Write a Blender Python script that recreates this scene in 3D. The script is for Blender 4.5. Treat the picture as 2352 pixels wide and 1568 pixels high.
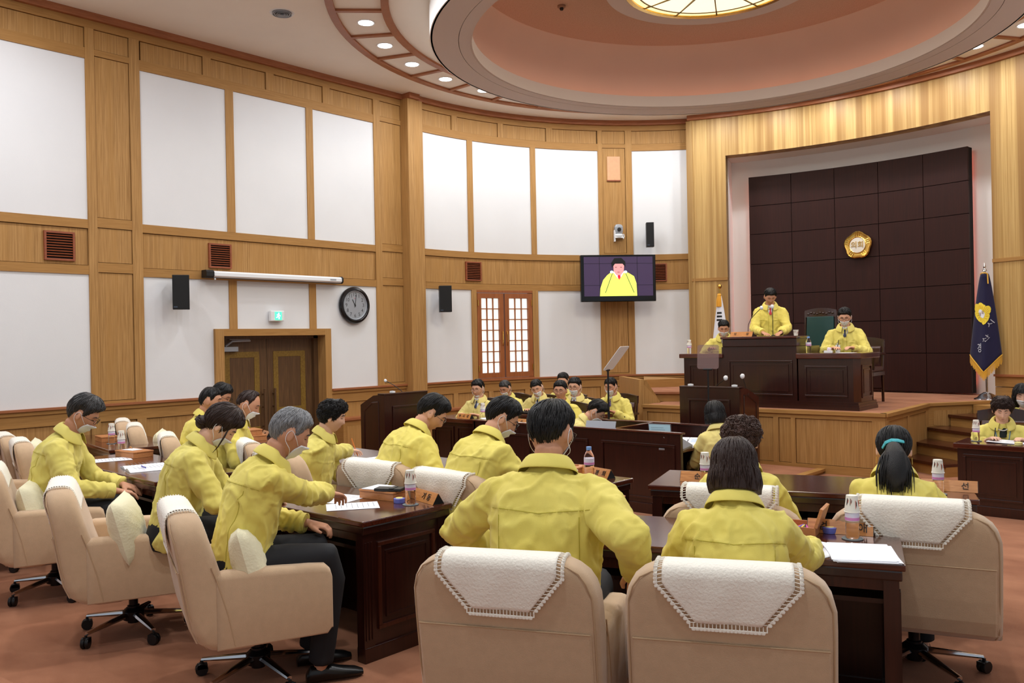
import bpy, bmesh, math, random
from math import sin, cos, pi, radians as RD, sqrt, atan2
from mathutils import Vector, Matrix, noise
random.seed(7)
for o in list(bpy.data.objects): bpy.data.objects.remove(o)
SC = bpy.context.scene
COL = SC.collection
# ------------------------------------------------------------------ camera, world, exposure
cam_d = bpy.data.cameras.new('camera'); cam = bpy.data.objects.new('camera', cam_d); COL.objects.link(cam)
cam_d.sensor_width = 36.0; cam_d.lens = 1975/2352*36.0; cam_d.clip_end = 100
cam.matrix_world = Matrix.Translation((4.87,-9.12,1.7)) @ Matrix.Rotation(RD(41.7),4,'Z') @ Matrix.Rotation(RD(90-0.06),4,'X') @ Matrix.Rotation(RD(-1.13),4,'Z')
SC.camera = cam
W = bpy.data.worlds.new('world'); SC.world = W; W.use_nodes = True
W.node_tree.nodes['Background'].inputs[0].default_value = (0.88,0.94,1.0,1)
W.node_tree.nodes['Background'].inputs[1].default_value = 0.46
SC.view_settings.view_transform = 'Standard'; SC.view_settings.look = 'None'
SC.view_settings.exposure = 0.16; SC.view_settings.gamma = 1.0
try: SC.view_settings.use_curve_mapping = False
except Exception: pass
def lamp(name, kind, loc, power, color=(1,1,1), size=0.3, rot=(0,0,0), spot=None, blend=0.6):
    d = bpy.data.lights.new(name, kind); d.energy = power; d.color = color
    if kind == 'AREA': d.shape = 'DISK'; d.size = size
    else: d.shadow_soft_size = size
    if kind == 'SPOT': d.spot_size = spot; d.spot_blend = blend
    o = bpy.data.objects.new(name, d); o.location = loc; o.rotation_euler = rot; COL.objects.link(o); return o
LAMP_W = 13.5; OCULUS_W = 90.0
CEIL = 5.5
for i in range(32):
    a = RD(-5.9+11.25*i)
    lamp('downlight_lamp','AREA',(4.09*sin(a),4.09*cos(a),CEIL-0.02),LAMP_W,(0.93,0.97,1.0),0.13)
lamp('oculus_lamp','AREA',(0,0,5.74),OCULUS_W,(1.0,0.93,0.75),1.9)
# unseen fill lamps added over the public side to brighten the rows
for x in (-3.6,0,3.6):
    for y in (-8.2,-6.2): lamp('public_side_fill','AREA',(x,y,CEIL-0.02),44,(0.95,0.97,1.0),0.25)

# ------------------------------------------------------------------ materials
def L(c): 
    c = c/255.0; return c/12.92 if c <= .04045 else ((c+.055)/1.055)**2.4
def rgb(r,g,b): return (L(r),L(g),L(b),1)
MATS = {}
def mat(name, col, rough=.5, metal=0, spec=.5, bump=0, bscale=200, var=0, vscale=5, vvec=(1,1,1), emit=0, trans=0, ior=1.45, coat=0, alpha=1, sheen=0, bvec=(1,1,1), col2=None, detail=4):
    if name in MATS: return MATS[name]
    m = bpy.data.materials.new(name); m.use_nodes = True; MATS[name] = m
    nt = m.node_tree; N = nt.nodes; K = nt.links; b = N['Principled BSDF']
    b.inputs['Base Color'].default_value = col; b.inputs['Roughness'].default_value = rough
    b.inputs['Metallic'].default_value = metal; b.inputs['Specular IOR Level'].default_value = spec
    b.inputs['IOR'].default_value = ior; b.inputs['Transmission Weight'].default_value = trans
    b.inputs['Coat Weight'].default_value = coat; b.inputs['Coat Roughness'].default_value = .12
    b.inputs['Sheen Weight'].default_value = sheen; b.inputs['Alpha'].default_value = alpha
    if emit: b.inputs['Emission Color'].default_value = col; b.inputs['Emission Strength'].default_value = emit
    if var or bump:
        tc = N.new('ShaderNodeTexCoord')
    if var or col2:
        mp = N.new('ShaderNodeMapping'); mp.inputs['Scale'].default_value = vvec
        nz = N.new('ShaderNodeTexNoise'); nz.inputs['Scale'].default_value = vscale; nz.inputs['Detail'].default_value = detail
        K.new(tc.outputs['Object'], mp.inputs[0]); K.new(mp.outputs[0], nz.inputs['Vector'])
        cr = N.new('ShaderNodeValToRGB'); cr.color_ramp.elements[0].position = .3; cr.color_ramp.elements[1].position = .7
        c2 = col2 if col2 else tuple(c*(1+var) for c in col[:3])+(1,)
        c1 = col if col2 else tuple(c*(1-var) for c in col[:3])+(1,)
        cr.color_ramp.elements[0].color = c1; cr.color_ramp.elements[1].color = c2
        K.new(nz.outputs[0], cr.inputs[0]); K.new(cr.outputs[0], b.inputs['Base Color'])
    if bump:
        mb = N.new('ShaderNodeMapping'); mb.inputs['Scale'].default_value = bvec
        nb = N.new('ShaderNodeTexNoise'); nb.inputs['Scale'].default_value = bscale; nb.inputs['Detail'].default_value = 3
        bp = N.new('ShaderNodeBump'); bp.inputs['Strength'].default_value = bump; bp.inputs['Distance'].default_value = .004
        K.new(tc.outputs['Object'], mb.inputs[0]); K.new(mb.outputs[0], nb.inputs['Vector'])
        K.new(nb.outputs[0], bp.inputs['Height']); K.new(bp.outputs[0], b.inputs['Normal'])
    return m
def woodmat(name, c1, c2, c3, vec, scale=1.0, rough=.45, coat=.1, band=.55, spec=.4):
    """grain: fine streak noise plus broad veneer flitches, stretched along the grain direction"""
    if name in MATS: return MATS[name]
    m = bpy.data.materials.new(name); m.use_nodes = True; MATS[name] = m
    nt = m.node_tree; N = nt.nodes; K = nt.links; b = N['Principled BSDF']
    b.inputs['Roughness'].default_value = rough; b.inputs['Coat Weight'].default_value = coat; b.inputs['Coat Roughness'].default_value = .15
    b.inputs['Specular IOR Level'].default_value = spec
    tc = N.new('ShaderNodeTexCoord'); mp = N.new('ShaderNodeMapping'); mp.inputs['Scale'].default_value = vec
    K.new(tc.outputs['Object'], mp.inputs[0])
    n1 = N.new('ShaderNodeTexNoise'); n1.inputs['Scale'].default_value = 70*scale; n1.inputs['Detail'].default_value = 5; n1.inputs['Roughness'].default_value = .6
    n2 = N.new('ShaderNodeTexNoise'); n2.inputs['Scale'].default_value = 7*scale; n2.inputs['Detail'].default_value = 2; n2.inputs['Distortion'].default_value = .4
    K.new(mp.outputs[0], n1.inputs['Vector']); K.new(mp.outputs[0], n2.inputs['Vector'])
    r1 = N.new('ShaderNodeValToRGB'); r1.color_ramp.elements[0].position = .32; r1.color_ramp.elements[0].color = c1
    r1.color_ramp.elements[1].position = .68; r1.color_ramp.elements[1].color = c2
    K.new(n1.outputs[0], r1.inputs[0])
    r2 = N.new('ShaderNodeValToRGB'); r2.color_ramp.elements[0].position = .42; r2.color_ramp.elements[0].color = (0,0,0,1); r2.color_ramp.elements[1].position = .62; r2.color_ramp.elements[1].color = (1,1,1,1)
    K.new(n2.outputs[0], r2.inputs[0])
    mx = N.new('ShaderNodeMixRGB'); mx.inputs[2].default_value = c3; K.new(r1.outputs[0], mx.inputs[1])
    ml = N.new('ShaderNodeMath'); ml.operation = 'MULTIPLY'; ml.inputs[1].default_value = band
    K.new(r2.outputs[0], ml.inputs[0]); K.new(ml.outputs[0], mx.inputs[0]); K.new(mx.outputs[0], b.inputs['Base Color'])
    return m
OAKA, OAKB, OAKC = rgb(148,108,60), rgb(184,141,86), rgb(168,124,68)
M_oak_v = woodmat('oak_vertical_grain',OAKA,OAKB,OAKC,(1,1,.03),1.0,.6,.0,spec=.25)
M_oak_h = woodmat('oak_horizontal_grain',rgb(150,108,58),rgb(174,130,74),rgb(162,118,64),(.05,.05,1),1.0,.6,.0,spec=.25)
M_veneer = woodmat('front_wall_veneer',rgb(166,128,70),rgb(198,164,104),rgb(138,98,46),(1,1,.012),1.0,.5,.0,band=.85)
M_cornice = woodmat('reddish_cornice_wood',rgb(140,82,48),rgb(168,106,68),rgb(150,90,54),(.08,.08,1),1.0,.5,.05)
M_mahog = woodmat('dark_mahogany',rgb(35,12,8),rgb(54,21,13),rgb(43,15,9),(1,1,.05),1.0,.28,.45,spec=.5)
M_mahog_top = woodmat('mahogany_top',rgb(62,24,14),rgb(88,38,23),rgb(72,29,16),(.08,1,1),1.0,.16,.8,spec=.5)
M_mahog_red = woodmat('red_mahogany',rgb(52,20,11),rgb(76,33,18),rgb(62,25,13),(1,1,.05),1.0,.3,.4)
M_darkpanel = woodmat('dark_wall_panel_wood',rgb(36,12,8),rgb(52,20,13),rgb(42,15,10),(1,1,.03),1.0,.5,.0,spec=.25)
M_doorwood = woodmat('dark_door_wood',rgb(70,48,28),rgb(106,76,46),rgb(84,58,34),(1,1,.04),1.2,.45,.1)
M_burr = mat('golden_burr_inlay',rgb(132,104,40),.45,col2=rgb(108,80,26),var=.1,vscale=60)
M_wall = mat('white_wall_covering',rgb(220,220,221),.75,bump=.12,bscale=120,var=.02,vscale=1.5)
M_plaster = mat('white_plaster',rgb(232,228,224),.8)
M_ceil = mat('cream_ceiling_paint',rgb(234,228,218),.85,var=.02,vscale=2)
M_drop = mat('lilac_white_ceiling_paint',rgb(204,192,186),.8)
M_dome = mat('salmon_dome_paint',rgb(214,194,178),.85,var=.02,vscale=2)
M_domecap = mat('speckled_dome_ceiling',rgb(204,180,164),.9,col2=rgb(184,156,138),var=.1,vscale=90,bump=.3,bscale=90)
M_carpet = mat('orange_carpet',rgb(178,122,90),.97,col2=rgb(150,96,68),var=.1,vscale=2.2,bump=.9,bscale=350,sheen=.1,spec=.1,vvec=(1,1.6,1))
M_black = mat('black_plastic',rgb(18,18,20),.45)
M_grille = mat('black_grille',rgb(14,14,15),.7,bump=.5,bscale=900)
M_white = mat('white_plastic',rgb(228,230,232),.35)
M_grey = mat('grey_plastic',rgb(150,154,160),.35)
M_chrome = mat('chrome',rgb(200,202,208),.12,1)
M_brass = mat('polished_gold',rgb(222,180,92),.22,1)
M_vent = woodmat('red_brown_vent_wood',rgb(124,62,36),rgb(150,80,48),rgb(136,70,42),(.2,.2,1))
M_dark = mat('dark_void',rgb(20,12,10),.9)
M_paper = mat('white_paper',rgb(238,240,246),.7)
M_print = mat('grey_print',rgb(120,122,130),.8)
M_ink = mat('black_ink',rgb(24,20,18),.6)

# ------------------------------------------------------------------ mesh helpers
class MB:
    def __init__(s): s.v=[]; s.f=[]
    def add(s, vs, fs):
        n=len(s.v); s.v.extend([tuple(v) for v in vs]); s.f.extend([tuple(i+n for i in f) for f in fs]); return s
    def box(s, x0,x1,y0,y1,z0,z1, M=None):
        vs=[(x,y,z) for z in (z0,z1) for y in (y0,y1) for x in (x0,x1)]
        if M is not None: vs=[M@Vector(v) for v in vs]
        return s.add(vs,[(0,2,3,1),(4,5,7,6),(0,1,5,4),(2,6,7,3),(0,4,6,2),(1,3,7,5)])
    def loft(s, rings, cap=True, closed=True, M=None):
        n=len(rings[0]); vs=[v for r in rings for v in r]
        if M is not None: vs=[M@Vector(v) for v in vs]
        fs=[]
        for i in range(len(rings)-1):
            for j in range(n if closed else n-1):
                k=(j+1)%n; fs.append((i*n+j,i*n+k,(i+1)*n+k,(i+1)*n+j))
        if cap and closed:
            fs.append(tuple(range(n-1,-1,-1))); fs.append(tuple((len(rings)-1)*n+j for j in range(n)))
        return s.add(vs,fs)
    def lathe(s, prof, n=20, M=None, c=(0,0,0)):
        return s.loft([[(c[0]+r*cos(2*pi*j/n),c[1]+r*sin(2*pi*j/n),c[2]+z) for j in range(n)] for r,z in prof], True, True, M)
    def tube(s, pts, r, n=8, M=None, cap=True, flat=None):
        pts=[Vector(p) for p in pts]; rs=r if isinstance(r,(list,tuple)) else [r]*len(pts)
        rings=[]; up=None
        for i,p in enumerate(pts):
            t=(pts[min(i+1,len(pts)-1)]-pts[max(i-1,0)])
            t=t.normalized() if t.length>1e-9 else Vector((0,0,1))
            if up is None:
                up=Vector((0,0,1)) if abs(t.z)<.9 else Vector((0,1,0))
            a=t.cross(up)
            if a.length<1e-6: a=t.cross(Vector((1,0,0)))
            a.normalize(); b=a.cross(t).normalized(); up=b
            fa,fb=(flat if flat else (1,1))
            rings.append([p+a*(cos(2*pi*j/n)*rs[i]*fa)+b*(sin(2*pi*j/n)*rs[i]*fb) for j in range(n)])
        return s.loft(rings,cap,True,M)
    def ell(s, c, r, n=14, m=9, M=None):
        rings=[]
        for i in range(1,m):
            a=pi*i/m; rings.append([(c[0]+r[0]*sin(a)*cos(2*pi*j/n),c[1]+r[1]*sin(a)*sin(2*pi*j/n),c[2]-r[2]*cos(a)) for j in range(n)])
        return s.loft(rings,True,True,M)
    def prism(s, poly, h0, h1, M=None):
        return s.loft([[(x,y,h0) for x,y in poly],[(x,y,h1) for x,y in poly]],True,True,M)
def mesh(mb, name):
    me=bpy.data.meshes.new(name); me.from_pydata(mb.v,[],mb.f); me.update(); return me
def fixn(me):
    bm=bmesh.new(); bm.from_mesh(me); bmesh.ops.recalc_face_normals(bm,faces=bm.faces); bm.to_mesh(me); bm.free()
def ob(name, mb, m, parent=None, smooth=False, loc=None, M=None, bevel=0, rec=True, solid=0, sub=0):
    me=mb if isinstance(mb,bpy.types.Mesh) else mesh(mb,name)
    if rec: fixn(me)
    if bevel or sub or solid:
        bm=bmesh.new(); bm.from_mesh(me)
        if bevel:
            ed=[e for e in bm.edges if len(e.link_faces)==2 and e.calc_face_angle(0)>.5]
            bmesh.ops.bevel(bm,geom=ed,offset=bevel,segments=2,affect='EDGES',profile=.6)
        bm.to_mesh(me); bm.free()
    if m is not None and not me.materials:
        for q in (m if isinstance(m,(list,tuple)) else [m]): me.materials.append(q)
    if smooth:
        me.shade_smooth()
        if smooth!=2:
            try: me.set_sharp_from_angle(angle=RD(38))
            except Exception: pass
    o=bpy.data.objects.new(name,me); COL.objects.link(o)
    if M is not None: o.matrix_basis=M
    if loc is not None: o.location=loc
    if parent is not None: o.parent=parent
    return o
def emp(name, loc=(0,0,0), rz=0, label=None, cat=None, group=None, kind=None):
    o=bpy.data.objects.new(name,None); o.empty_display_size=.1; COL.objects.link(o); o.location=loc; o.rotation_euler=(0,0,rz)
    return tag(o,label,cat,group,kind)
def tag(o, label=None, cat=None, group=None, kind=None):
    if label: o['label']=label
    if cat: o['category']=cat
    if group: o['group']=group
    if kind: o['kind']=kind
    return o
def dup(o, loc=None, rz=None, label=None, group=None, par=None):
    r=o.copy(); COL.objects.link(r); r.parent=par
    if loc is not None: r.location=loc
    if rz is not None: r.rotation_euler=(0,0,rz)
    if label: r['label']=label
    if group: r['group']=group
    for ch in list(o.children): dup(ch,par=r)
    return r
def evalmesh(me, mods, name):
    """run modifiers on a mesh and return the resulting mesh"""
    t=bpy.data.objects.new('work',me); COL.objects.link(t)
    for kind,props in mods:
        md=t.modifiers.new(kind,kind)
        for k,v in props.items(): setattr(md,k,v)
    dg=bpy.context.evaluated_depsgraph_get(); dg.update()
    r=bpy.data.meshes.new_from_object(t.evaluated_get(dg)); r.name=name
    bpy.data.objects.remove(t); return r
def text_mesh(s, size, depth=.001):
    cu=bpy.data.curves.new('txt','FONT'); cu.body=s; cu.size=size; cu.extrude=depth; cu.align_x='CENTER'; cu.align_y='CENTER'; cu.resolution_u=3
    t=bpy.data.objects.new('txt',cu); COL.objects.link(t)
    dg=bpy.context.evaluated_depsgraph_get(); dg.update()
    r=bpy.data.meshes.new_from_object(t.evaluated_get(dg)); bpy.data.objects.remove(t); bpy.data.curves.remove(cu)
    r.materials.clear(); return r
def lettering(s, size, m, parent, M, depth=.0012, name='lettering'):
    me=text_mesh(s,size,depth); me.materials.append(m)
    o=bpy.data.objects.new(name,me); COL.objects.link(o); o.matrix_basis=M; o.parent=parent; return o
def smp(P,k=4):
    out=[]; n=len(P)
    for i in range(n-1):
        p0,p1,p2,p3=P[max(0,i-1)],P[i],P[i+1],P[min(n-1,i+2)]
        for q in range(k):
            t=q/k; out.append(.5*((2*p1)+(p2-p0)*t+(2*p0-5*p1+4*p2-p3)*t*t+(3*p1-p0-3*p2+p3)*t**3))
    return out+[P[-1]]
def sstep(a,b,x):
    if a==b: return 0. if x<a else 1.
    t=max(0.,min(1.,(x-a)/(b-a))); return t*t*(3-2*t)

# ------------------------------------------------------------------ room shell
# wall maps: (u, z, d) -> point, d = how far the face stands into the room
def flatL(u,z,d): return (-5.13-0.0+d,u,z)
def curveL(u,z,d): r=5.03-d; a=RD(u); return (r*sin(a),r*cos(a),z)
def curveF(u,z,d): r=6.23-d; a=RD(u); return (r*sin(a),-1.62+r*cos(a),z)
def wbox(mp,u0,u1,z0,z1,d0,d1,step=None,mb=None):
    mb=mb or MB(); n=1 if step is None else max(1,int(math.ceil(abs(u1-u0)/step)))
    rings=[[mp(u0+(u1-u0)*i/n,z,d) for z,d in ((z0,d0),(z0,d1),(z1,d1),(z1,d0))] for i in range(n+1)]
    return mb.loft(rings)
def wall_set(root,mp,step,whites,woods_v,woods_h_rails,stiles):
    for u0,u1,z0,z1 in whites: ob('white_panel',wbox(mp,u0,u1,z0,z1,-.05,-.02,step),M_wall,root,smooth=step is not None)
    for u0,u1,z0,z1 in woods_v: ob('wood_panel',wbox(mp,u0,u1,z0,z1,-.05,-.018,step),M_oak_v,root,smooth=step is not None)
    for u0,u1,z0,z1 in woods_h_rails: ob('rail',wbox(mp,u0,u1,z0,z1,-.06,0,step),M_oak_h,root,smooth=step is not None)
    for u0,u1,z0,z1 in stiles: ob('stile',wbox(mp,u0,u1,z0,z1,-.06,.003,step),M_oak_v,root,smooth=step is not None)
SH=.6 # visual shadow gap groove between panel and frame is left as a real 6 mm gap
g=.006
def build_run(root,mp,step,big,boxes,u_start,u_end,stiles,lower_skip=(),mid=True,us=1.0,friezes=()):
    whites=[];woods=[];rails=[];st=[]
    gu=g*us
    for a,b in big:
        whites.append((a,b,3.16,4.98))
        if (a,b) not in lower_skip: whites.append((a,b,1.07,2.54))
    for a,b in friezes: woods.append((a+gu,b-gu,5.10+g,5.33-g))
    for a,b in boxes:
        woods += [(a+gu,b-gu,5.10+g,5.33-g),(a+gu,b-gu,3.19+g,5.03-g),(a+gu,b-gu,2.68+g,3.08-g),(a+gu,b-gu,1.10+g,2.57-g)]
    # mid band and rails between boxes
    edges=[u_start]; 
    spans=[]; cur=u_start
    for a,b in sorted(boxes):
        if a>cur: spans.append((cur,a))
        cur=b
    if cur<u_end: spans.append((cur,u_end))
    return whites,woods,rails,st,spans
# --- left wall
wl=emp('wall_left',(0,0,0),kind='structure')
bk=MB()
wbox(flatL,-12.0,-3.47,0,5.5,-.3,-.045,None,bk); wbox(flatL,-1.80,-.12,0,5.5,-.3,-.045,None,bk); wbox(flatL,-3.47,-1.80,1.88,5.5,-.3,-.045,None,bk)
ob('backing',bk,M_dark,wl)
bigL=[(-9.83,-8.72),(-8.50,-7.39),(-7.28,-6.17),(-6.06,-5.04),(-4.42,-3.31),(-3.20,-2.09),(-1.98,-.90)]
for a,b in bigL:
    ob('white_panel',wbox(flatL,a,b,3.16,4.98,-.05,-.015),M_wall,wl)
lowL=[(-9.83,-8.72,1.07),(-8.50,-7.39,1.07),(-7.28,-6.17,1.07),(-6.06,-5.04,1.07),(-4.42,-3.53,1.07),(-3.53,-3.31,1.92),(-3.20,-2.09,1.92),(-1.98,-1.76,1.92),(-1.76,-.90,1.07)]
for a,b,z in lowL: ob('white_panel',wbox(flatL,a,b,z,2.54,-.05,-.015),M_wall,wl)
for a,b in [(-9.8,-8.92),(-8.72,-7.84),(-7.72,-6.92),(-6.8,-6.02),(-5.9,-5.04),(-4.40,-3.61),(-3.50,-2.71),(-2.59,-1.80),(-1.68,-.89)]:
    ob('wood_panel',wbox(flatL,a+g,b-g,5.10+g,5.33-g,-.05,-.018),M_oak_v,wl)
for a,b in [(-4.94,-4.54),(-.78,-.37)]:
    for z0,z1 in [(5.10,5.33),(3.19,5.03),(2.68,3.08),(1.10,2.57)]:
        ob('wood_panel',wbox(flatL,a+g,b-g,z0+g,z1-g,-.05,-.012),M_oak_v,wl)
    for z0,z1 in [(5.03,5.10),(3.08,3.19),(2.57,2.68),(1.05,1.10)]: ob('rail',wbox(flatL,a,b,z0,z1,-.06,0),M_oak_h,wl)
for a,b in [(-9.83,-5.04),(-4.42,-.90)]:
    ob('wood_panel',wbox(flatL,a+g,b-g,2.64+g,3.06-g,-.05,-.02),M_oak_v,wl)
    for z0,z1 in [(4.98,5.10),(3.06,3.16),(2.54,2.64)]: ob('rail',wbox(flatL,a,b,z0,z1,-.06,0),M_oak_h,wl)
ob('rail',wbox(flatL,-12,-.12,5.33,5.5,-.06,0),M_oak_h,wl)
fr=[-9.83,-8.92,-7.84,-6.92,-6.02,-5.04,-4.40,-3.61,-2.71,-1.80,-.89]
for a,b in [(-8.92,-8.72),(-7.84,-7.72),(-6.92,-6.8),(-6.02,-5.9),(-3.61,-3.50),(-2.71,-2.59),(-1.80,-1.68)]: ob('stile',wbox(flatL,a,b,5.10,5.33,-.06,0),M_oak_v,wl)
for a,b in [(-8.72,-8.50),(-7.39,-7.28),(-6.17,-6.06),(-3.31,-3.20),(-2.09,-1.98)]:
    ob('stile',wbox(flatL,a,b,3.16,4.98,-.06,.002),M_oak_v,wl)
    ob('stile',wbox(flatL,a,b,1.92 if a>-4 else 1.07,2.54,-.06,.002),M_oak_v,wl)
for a,b in [(-5.04,-4.94),(-4.54,-4.42),(-.90,-.78)]: ob('stile',wbox(flatL,a,b,1.05,5.33,-.06,.004),M_oak_v,wl)
ob('pilaster',wbox(flatL,-.37,-.20,0,5.42,-.06,.17),M_oak_v,wl)
# wainscot of the left wall
def wainscot(root,mp,u0,u1,step,panels,us=1.0):
    ob('cap_moulding',wbox(mp,u0,u1,1.0,1.045,-.05,.03,step),M_oak_h,root); ob('cap_moulding',wbox(mp,u0,u1,1.045,1.07,-.05,.055,step),M_cornice,root)
    ob('rail',wbox(mp,u0,u1,.87,1.0,-.05,.012,step),M_oak_h,root); ob('rail',wbox(mp,u0,u1,0,.14,-.05,.012,step),M_oak_h,root)
    cur=u0
    for a,b in panels:
        if a>cur: ob('stile',wbox(mp,cur,a,.14,.87,-.05,.012,step),M_oak_v,root)
        ob('wood_panel',wbox(mp,a+g*us,b-g*us,.14+g,.87-g,-.05,-.006,step),M_oak_v,root); cur=b
    if cur<u1: ob('stile',wbox(mp,cur,u1,.14,.87,-.05,.012,step),M_oak_v,root)
wainscot(wl,flatL,-12,-3.53,None,[(-9.6,-8.7),(-8.4,-7.4),(-7.2,-6.2),(-6.0,-5.05),(-4.95,-4.53),(-4.42,-3.62)])
wainscot(wl,flatL,-1.76,-.30,None,[(-1.66,-.92),(-.80,-.36)])
# door
dr=emp('door_1',(0,0,0),kind='structure')
f=MB(); wbox(flatL,-3.53,-3.41,0,1.92,-.28,.03,None,f); ob('door_jamb',f,M_oak_v,dr)
f=MB(); wbox(flatL,-1.86,-1.76,0,1.92,-.28,.03,None,f); ob('door_jamb',f,M_oak_v,dr)
f=MB(); wbox(flatL,-3.41,-1.86,1.83,1.92,-.28,.03,None,f); ob('door_head',f,M_oak_h,dr)
f=MB(); wbox(flatL,-3.41,-3.375,0,1.83,-.28,-.15,None,f); wbox(flatL,-1.93,-1.86,0,1.83,-.28,-.15,None,f); wbox(flatL,-3.41,-1.86,1.79,1.83,-.28,-.15,None,f); ob('inner_frame',f,M_doorwood,dr)
for a,b,hx in [(-3.375,-2.655,-2.73),(-2.649,-1.93,-2.57)]:
    lf=ob('door_leaf',wbox(flatL,a,b,.01,1.79,-.24,-.20),M_doorwood,dr)
    iy0,iy1=a+.09,b-.12
    for z0,z1 in [(.12,.62),(.78,1.62)]:
        fm=MB()
        for q in [(iy0,iy1,z0,z0+.075),(iy0,iy1,z1-.075,z1),(iy0,iy0+.075,z0+.075,z1-.075),(iy1-.075,iy1,z0+.075,z1-.075)]: wbox(flatL,*q,-.21,-.194,None,fm)
        ob('inlay_frame',fm,M_burr,lf)
    h=MB(); h.tube([flatL(hx,.55,-.145),flatL(hx,1.12,-.145)],.016,8)
    for z in (.62,.88,1.05): h.tube([flatL(hx,z,-.2),flatL(hx,z,-.145)],.012,8)
    hd=ob('pull_handle',h,M_doorwood,lf,smooth=True); 
    for z in (.62,.88,1.05): pass
cl=MB(); wbox(flatL,-3.36,-3.12,1.63,1.69,-.2,-.13,None,cl); cl.tube([flatL(-3.28,1.70,-.16),flatL(-3.22,1.76,-.1),flatL(-2.95,1.765,-.12)],.012,6); cl.tube([flatL(-3.22,1.79,-.17),flatL(-2.93,1.78,-.17)],.012,6)
ob('door_closer',cl,M_grey,dr)

# --- curved wall on the left of the dais
def curved_wall(name, mp, sgn, details=True):
    root=emp(name,(0,0,0),kind='structure')
    def S(a,b): return (a*sgn,b*sgn) if sgn>0 else (-b,-a)
    # angles are written for the left wall (negative); sgn=+1 keeps them, -1 mirrors
    step=1.6; us=11.4
    def put(nm,a,b,z0,z1,d0,d1,m):
        a,b=S(a,b); ob(nm,wbox(mp,a,b,z0,z1,d0,d1,step),m,root,smooth=True)
    a0,a1=-94.0,-32.8
    if details:
        f=MB(); 
        for p in [(a0,-78.3,0,5.5),(-66.0,a1,0,5.5),(-78.3,-66.0,0,1.06),(-78.3,-66.0,2.53,5.5)]: wbox(mp,*S(p[0],p[1]),p[2],p[3],-.2,-.045,step,f)
        ob('backing',f,M_dark,root)
    else: put('backing',a0,a1,0,5.5,-.2,-.045,M_dark)
    gg=g*us
    for a,b in [(-92.3,-79.8),(-78.6,-65.9),(-64.8,-51.7),(-44.8,-33.7)]:
        put('white_panel',a,b,3.16,4.98,-.05,-.015,M_wall)
        if details and a==-78.6: continue
        if details and a==-92.3: b=-79.4
        put('white_panel',a,b,1.07,2.54,-.05,-.015,M_wall)
    for a,b in [(-92.3,-83.2),(-81.9,-72.8),(-71.6,-62.4),(-61.1,-51.8),(-44.8,-33.8)]: put('wood_panel',a+gg,b-gg,5.10+g,5.33-g,-.05,-.018,M_oak_v)
    for z0,z1 in [(5.10,5.33),(3.19,5.03),(2.68,3.08),(1.10,2.57)]: put('wood_panel',-50.8+gg,-46.1-gg,z0+g,z1-g,-.05,-.012,M_oak_v)
    for z0,z1 in [(5.03,5.10),(3.08,3.19),(2.57,2.68),(1.05,1.10)]: put('rail',-50.8,-46.1,z0,z1,-.06,0,M_oak_h)
    for a,b in [(-92.3,-51.7),(-44.8,-33.7)]:
        put('wood_panel',a+gg,b-gg,2.64+g,3.06-g,-.05,-.02,M_oak_v)
        for z0,z1 in [(4.98,5.10),(3.06,3.16),(2.54,2.64)]: put('rail',a,b,z0,z1,-.06,0,M_oak_h)
    put('rail',a0,a1,5.33,5.5,-.06,0,M_oak_h)
    for a,b in [(-83.2,-81.9),(-72.8,-71.6),(-62.4,-61.1)]: put('stile',a,b,5.10,5.33,-.06,0,M_oak_v)
    for a,b in [(-79.8,-78.6),(-65.9,-64.8)]:
        put('stile',a,b,3.16,4.98,-.06,.002,M_oak_v)
        if not details: put('stile',a,b,1.07,2.54,-.06,.002,M_oak_v)
    for a,b in [(-94.0,-92.3),(-51.7,-50.8),(-46.1,-44.8),(-33.7,-32.8)]: put('stile',a,b,1.05,5.33,-.06,.004,M_oak_v)
    pan=[(-91,-84),(-83,-76),(-75,-68),(-67,-60),(-59,-52),(-50.8,-46),(-44.5,-39)]
    if sgn<0: pan=[(-b,-a) for a,b in reversed(pan)]
    wainscot(root,mp,*S(a0,a1),step,pan,us)
    return root
wc=curved_wall('wall_front_left',curveL,1)
wr=curved_wall('wall_front_right',curveL,-1,False)
ob('cornice',wbox(flatL,-12,-.20,5.42,5.53,-.05,.05),M_cornice,wl)
ob('cornice',wbox(flatL,-.37,-.16,5.42,5.53,-.05,.22),M_cornice,wl)
ob('cornice',wbox(curveL,-94,-32.8,5.42,5.53,-.05,.06,2),M_cornice,wc,smooth=True)
ob('cornice',wbox(curveL,32.8,94,5.42,5.53,-.05,.06,2),M_cornice,wr,smooth=True)
f=MB(); f.box(-5.13,-4.97,-.20,-.06,0,5.42); ob('corner_post',f,M_oak_v,wc)
# low radiator ledge in front of the wainscot
for nm,mp,u0,u1,st,root in [('ledge',flatL,-1.70,-.30,None,wl),('ledge',flatL,-9.0,-5.55,None,wl),('ledge',curveL,-93,-38.0,1.6,wc)]:
    ob('ledge_top',wbox(mp,u0,u1,.62,.65,-.02,.22,st),M_cornice,root); ob('ledge_front',wbox(mp,u0,u1,0,.62,-.02,.19,st),M_oak_h,root)
    n=max(1,int(abs(u1-u0)/(.6 if st is None else 7)))
    for i in range(n):
        w=(u1-u0)/n; p=.06 if st is None else .6
        ob('wood_panel',wbox(mp,u0+w*i+p,u0+w*(i+1)-p,.1,.54,.18,.197,st),M_oak_v,root)
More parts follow.
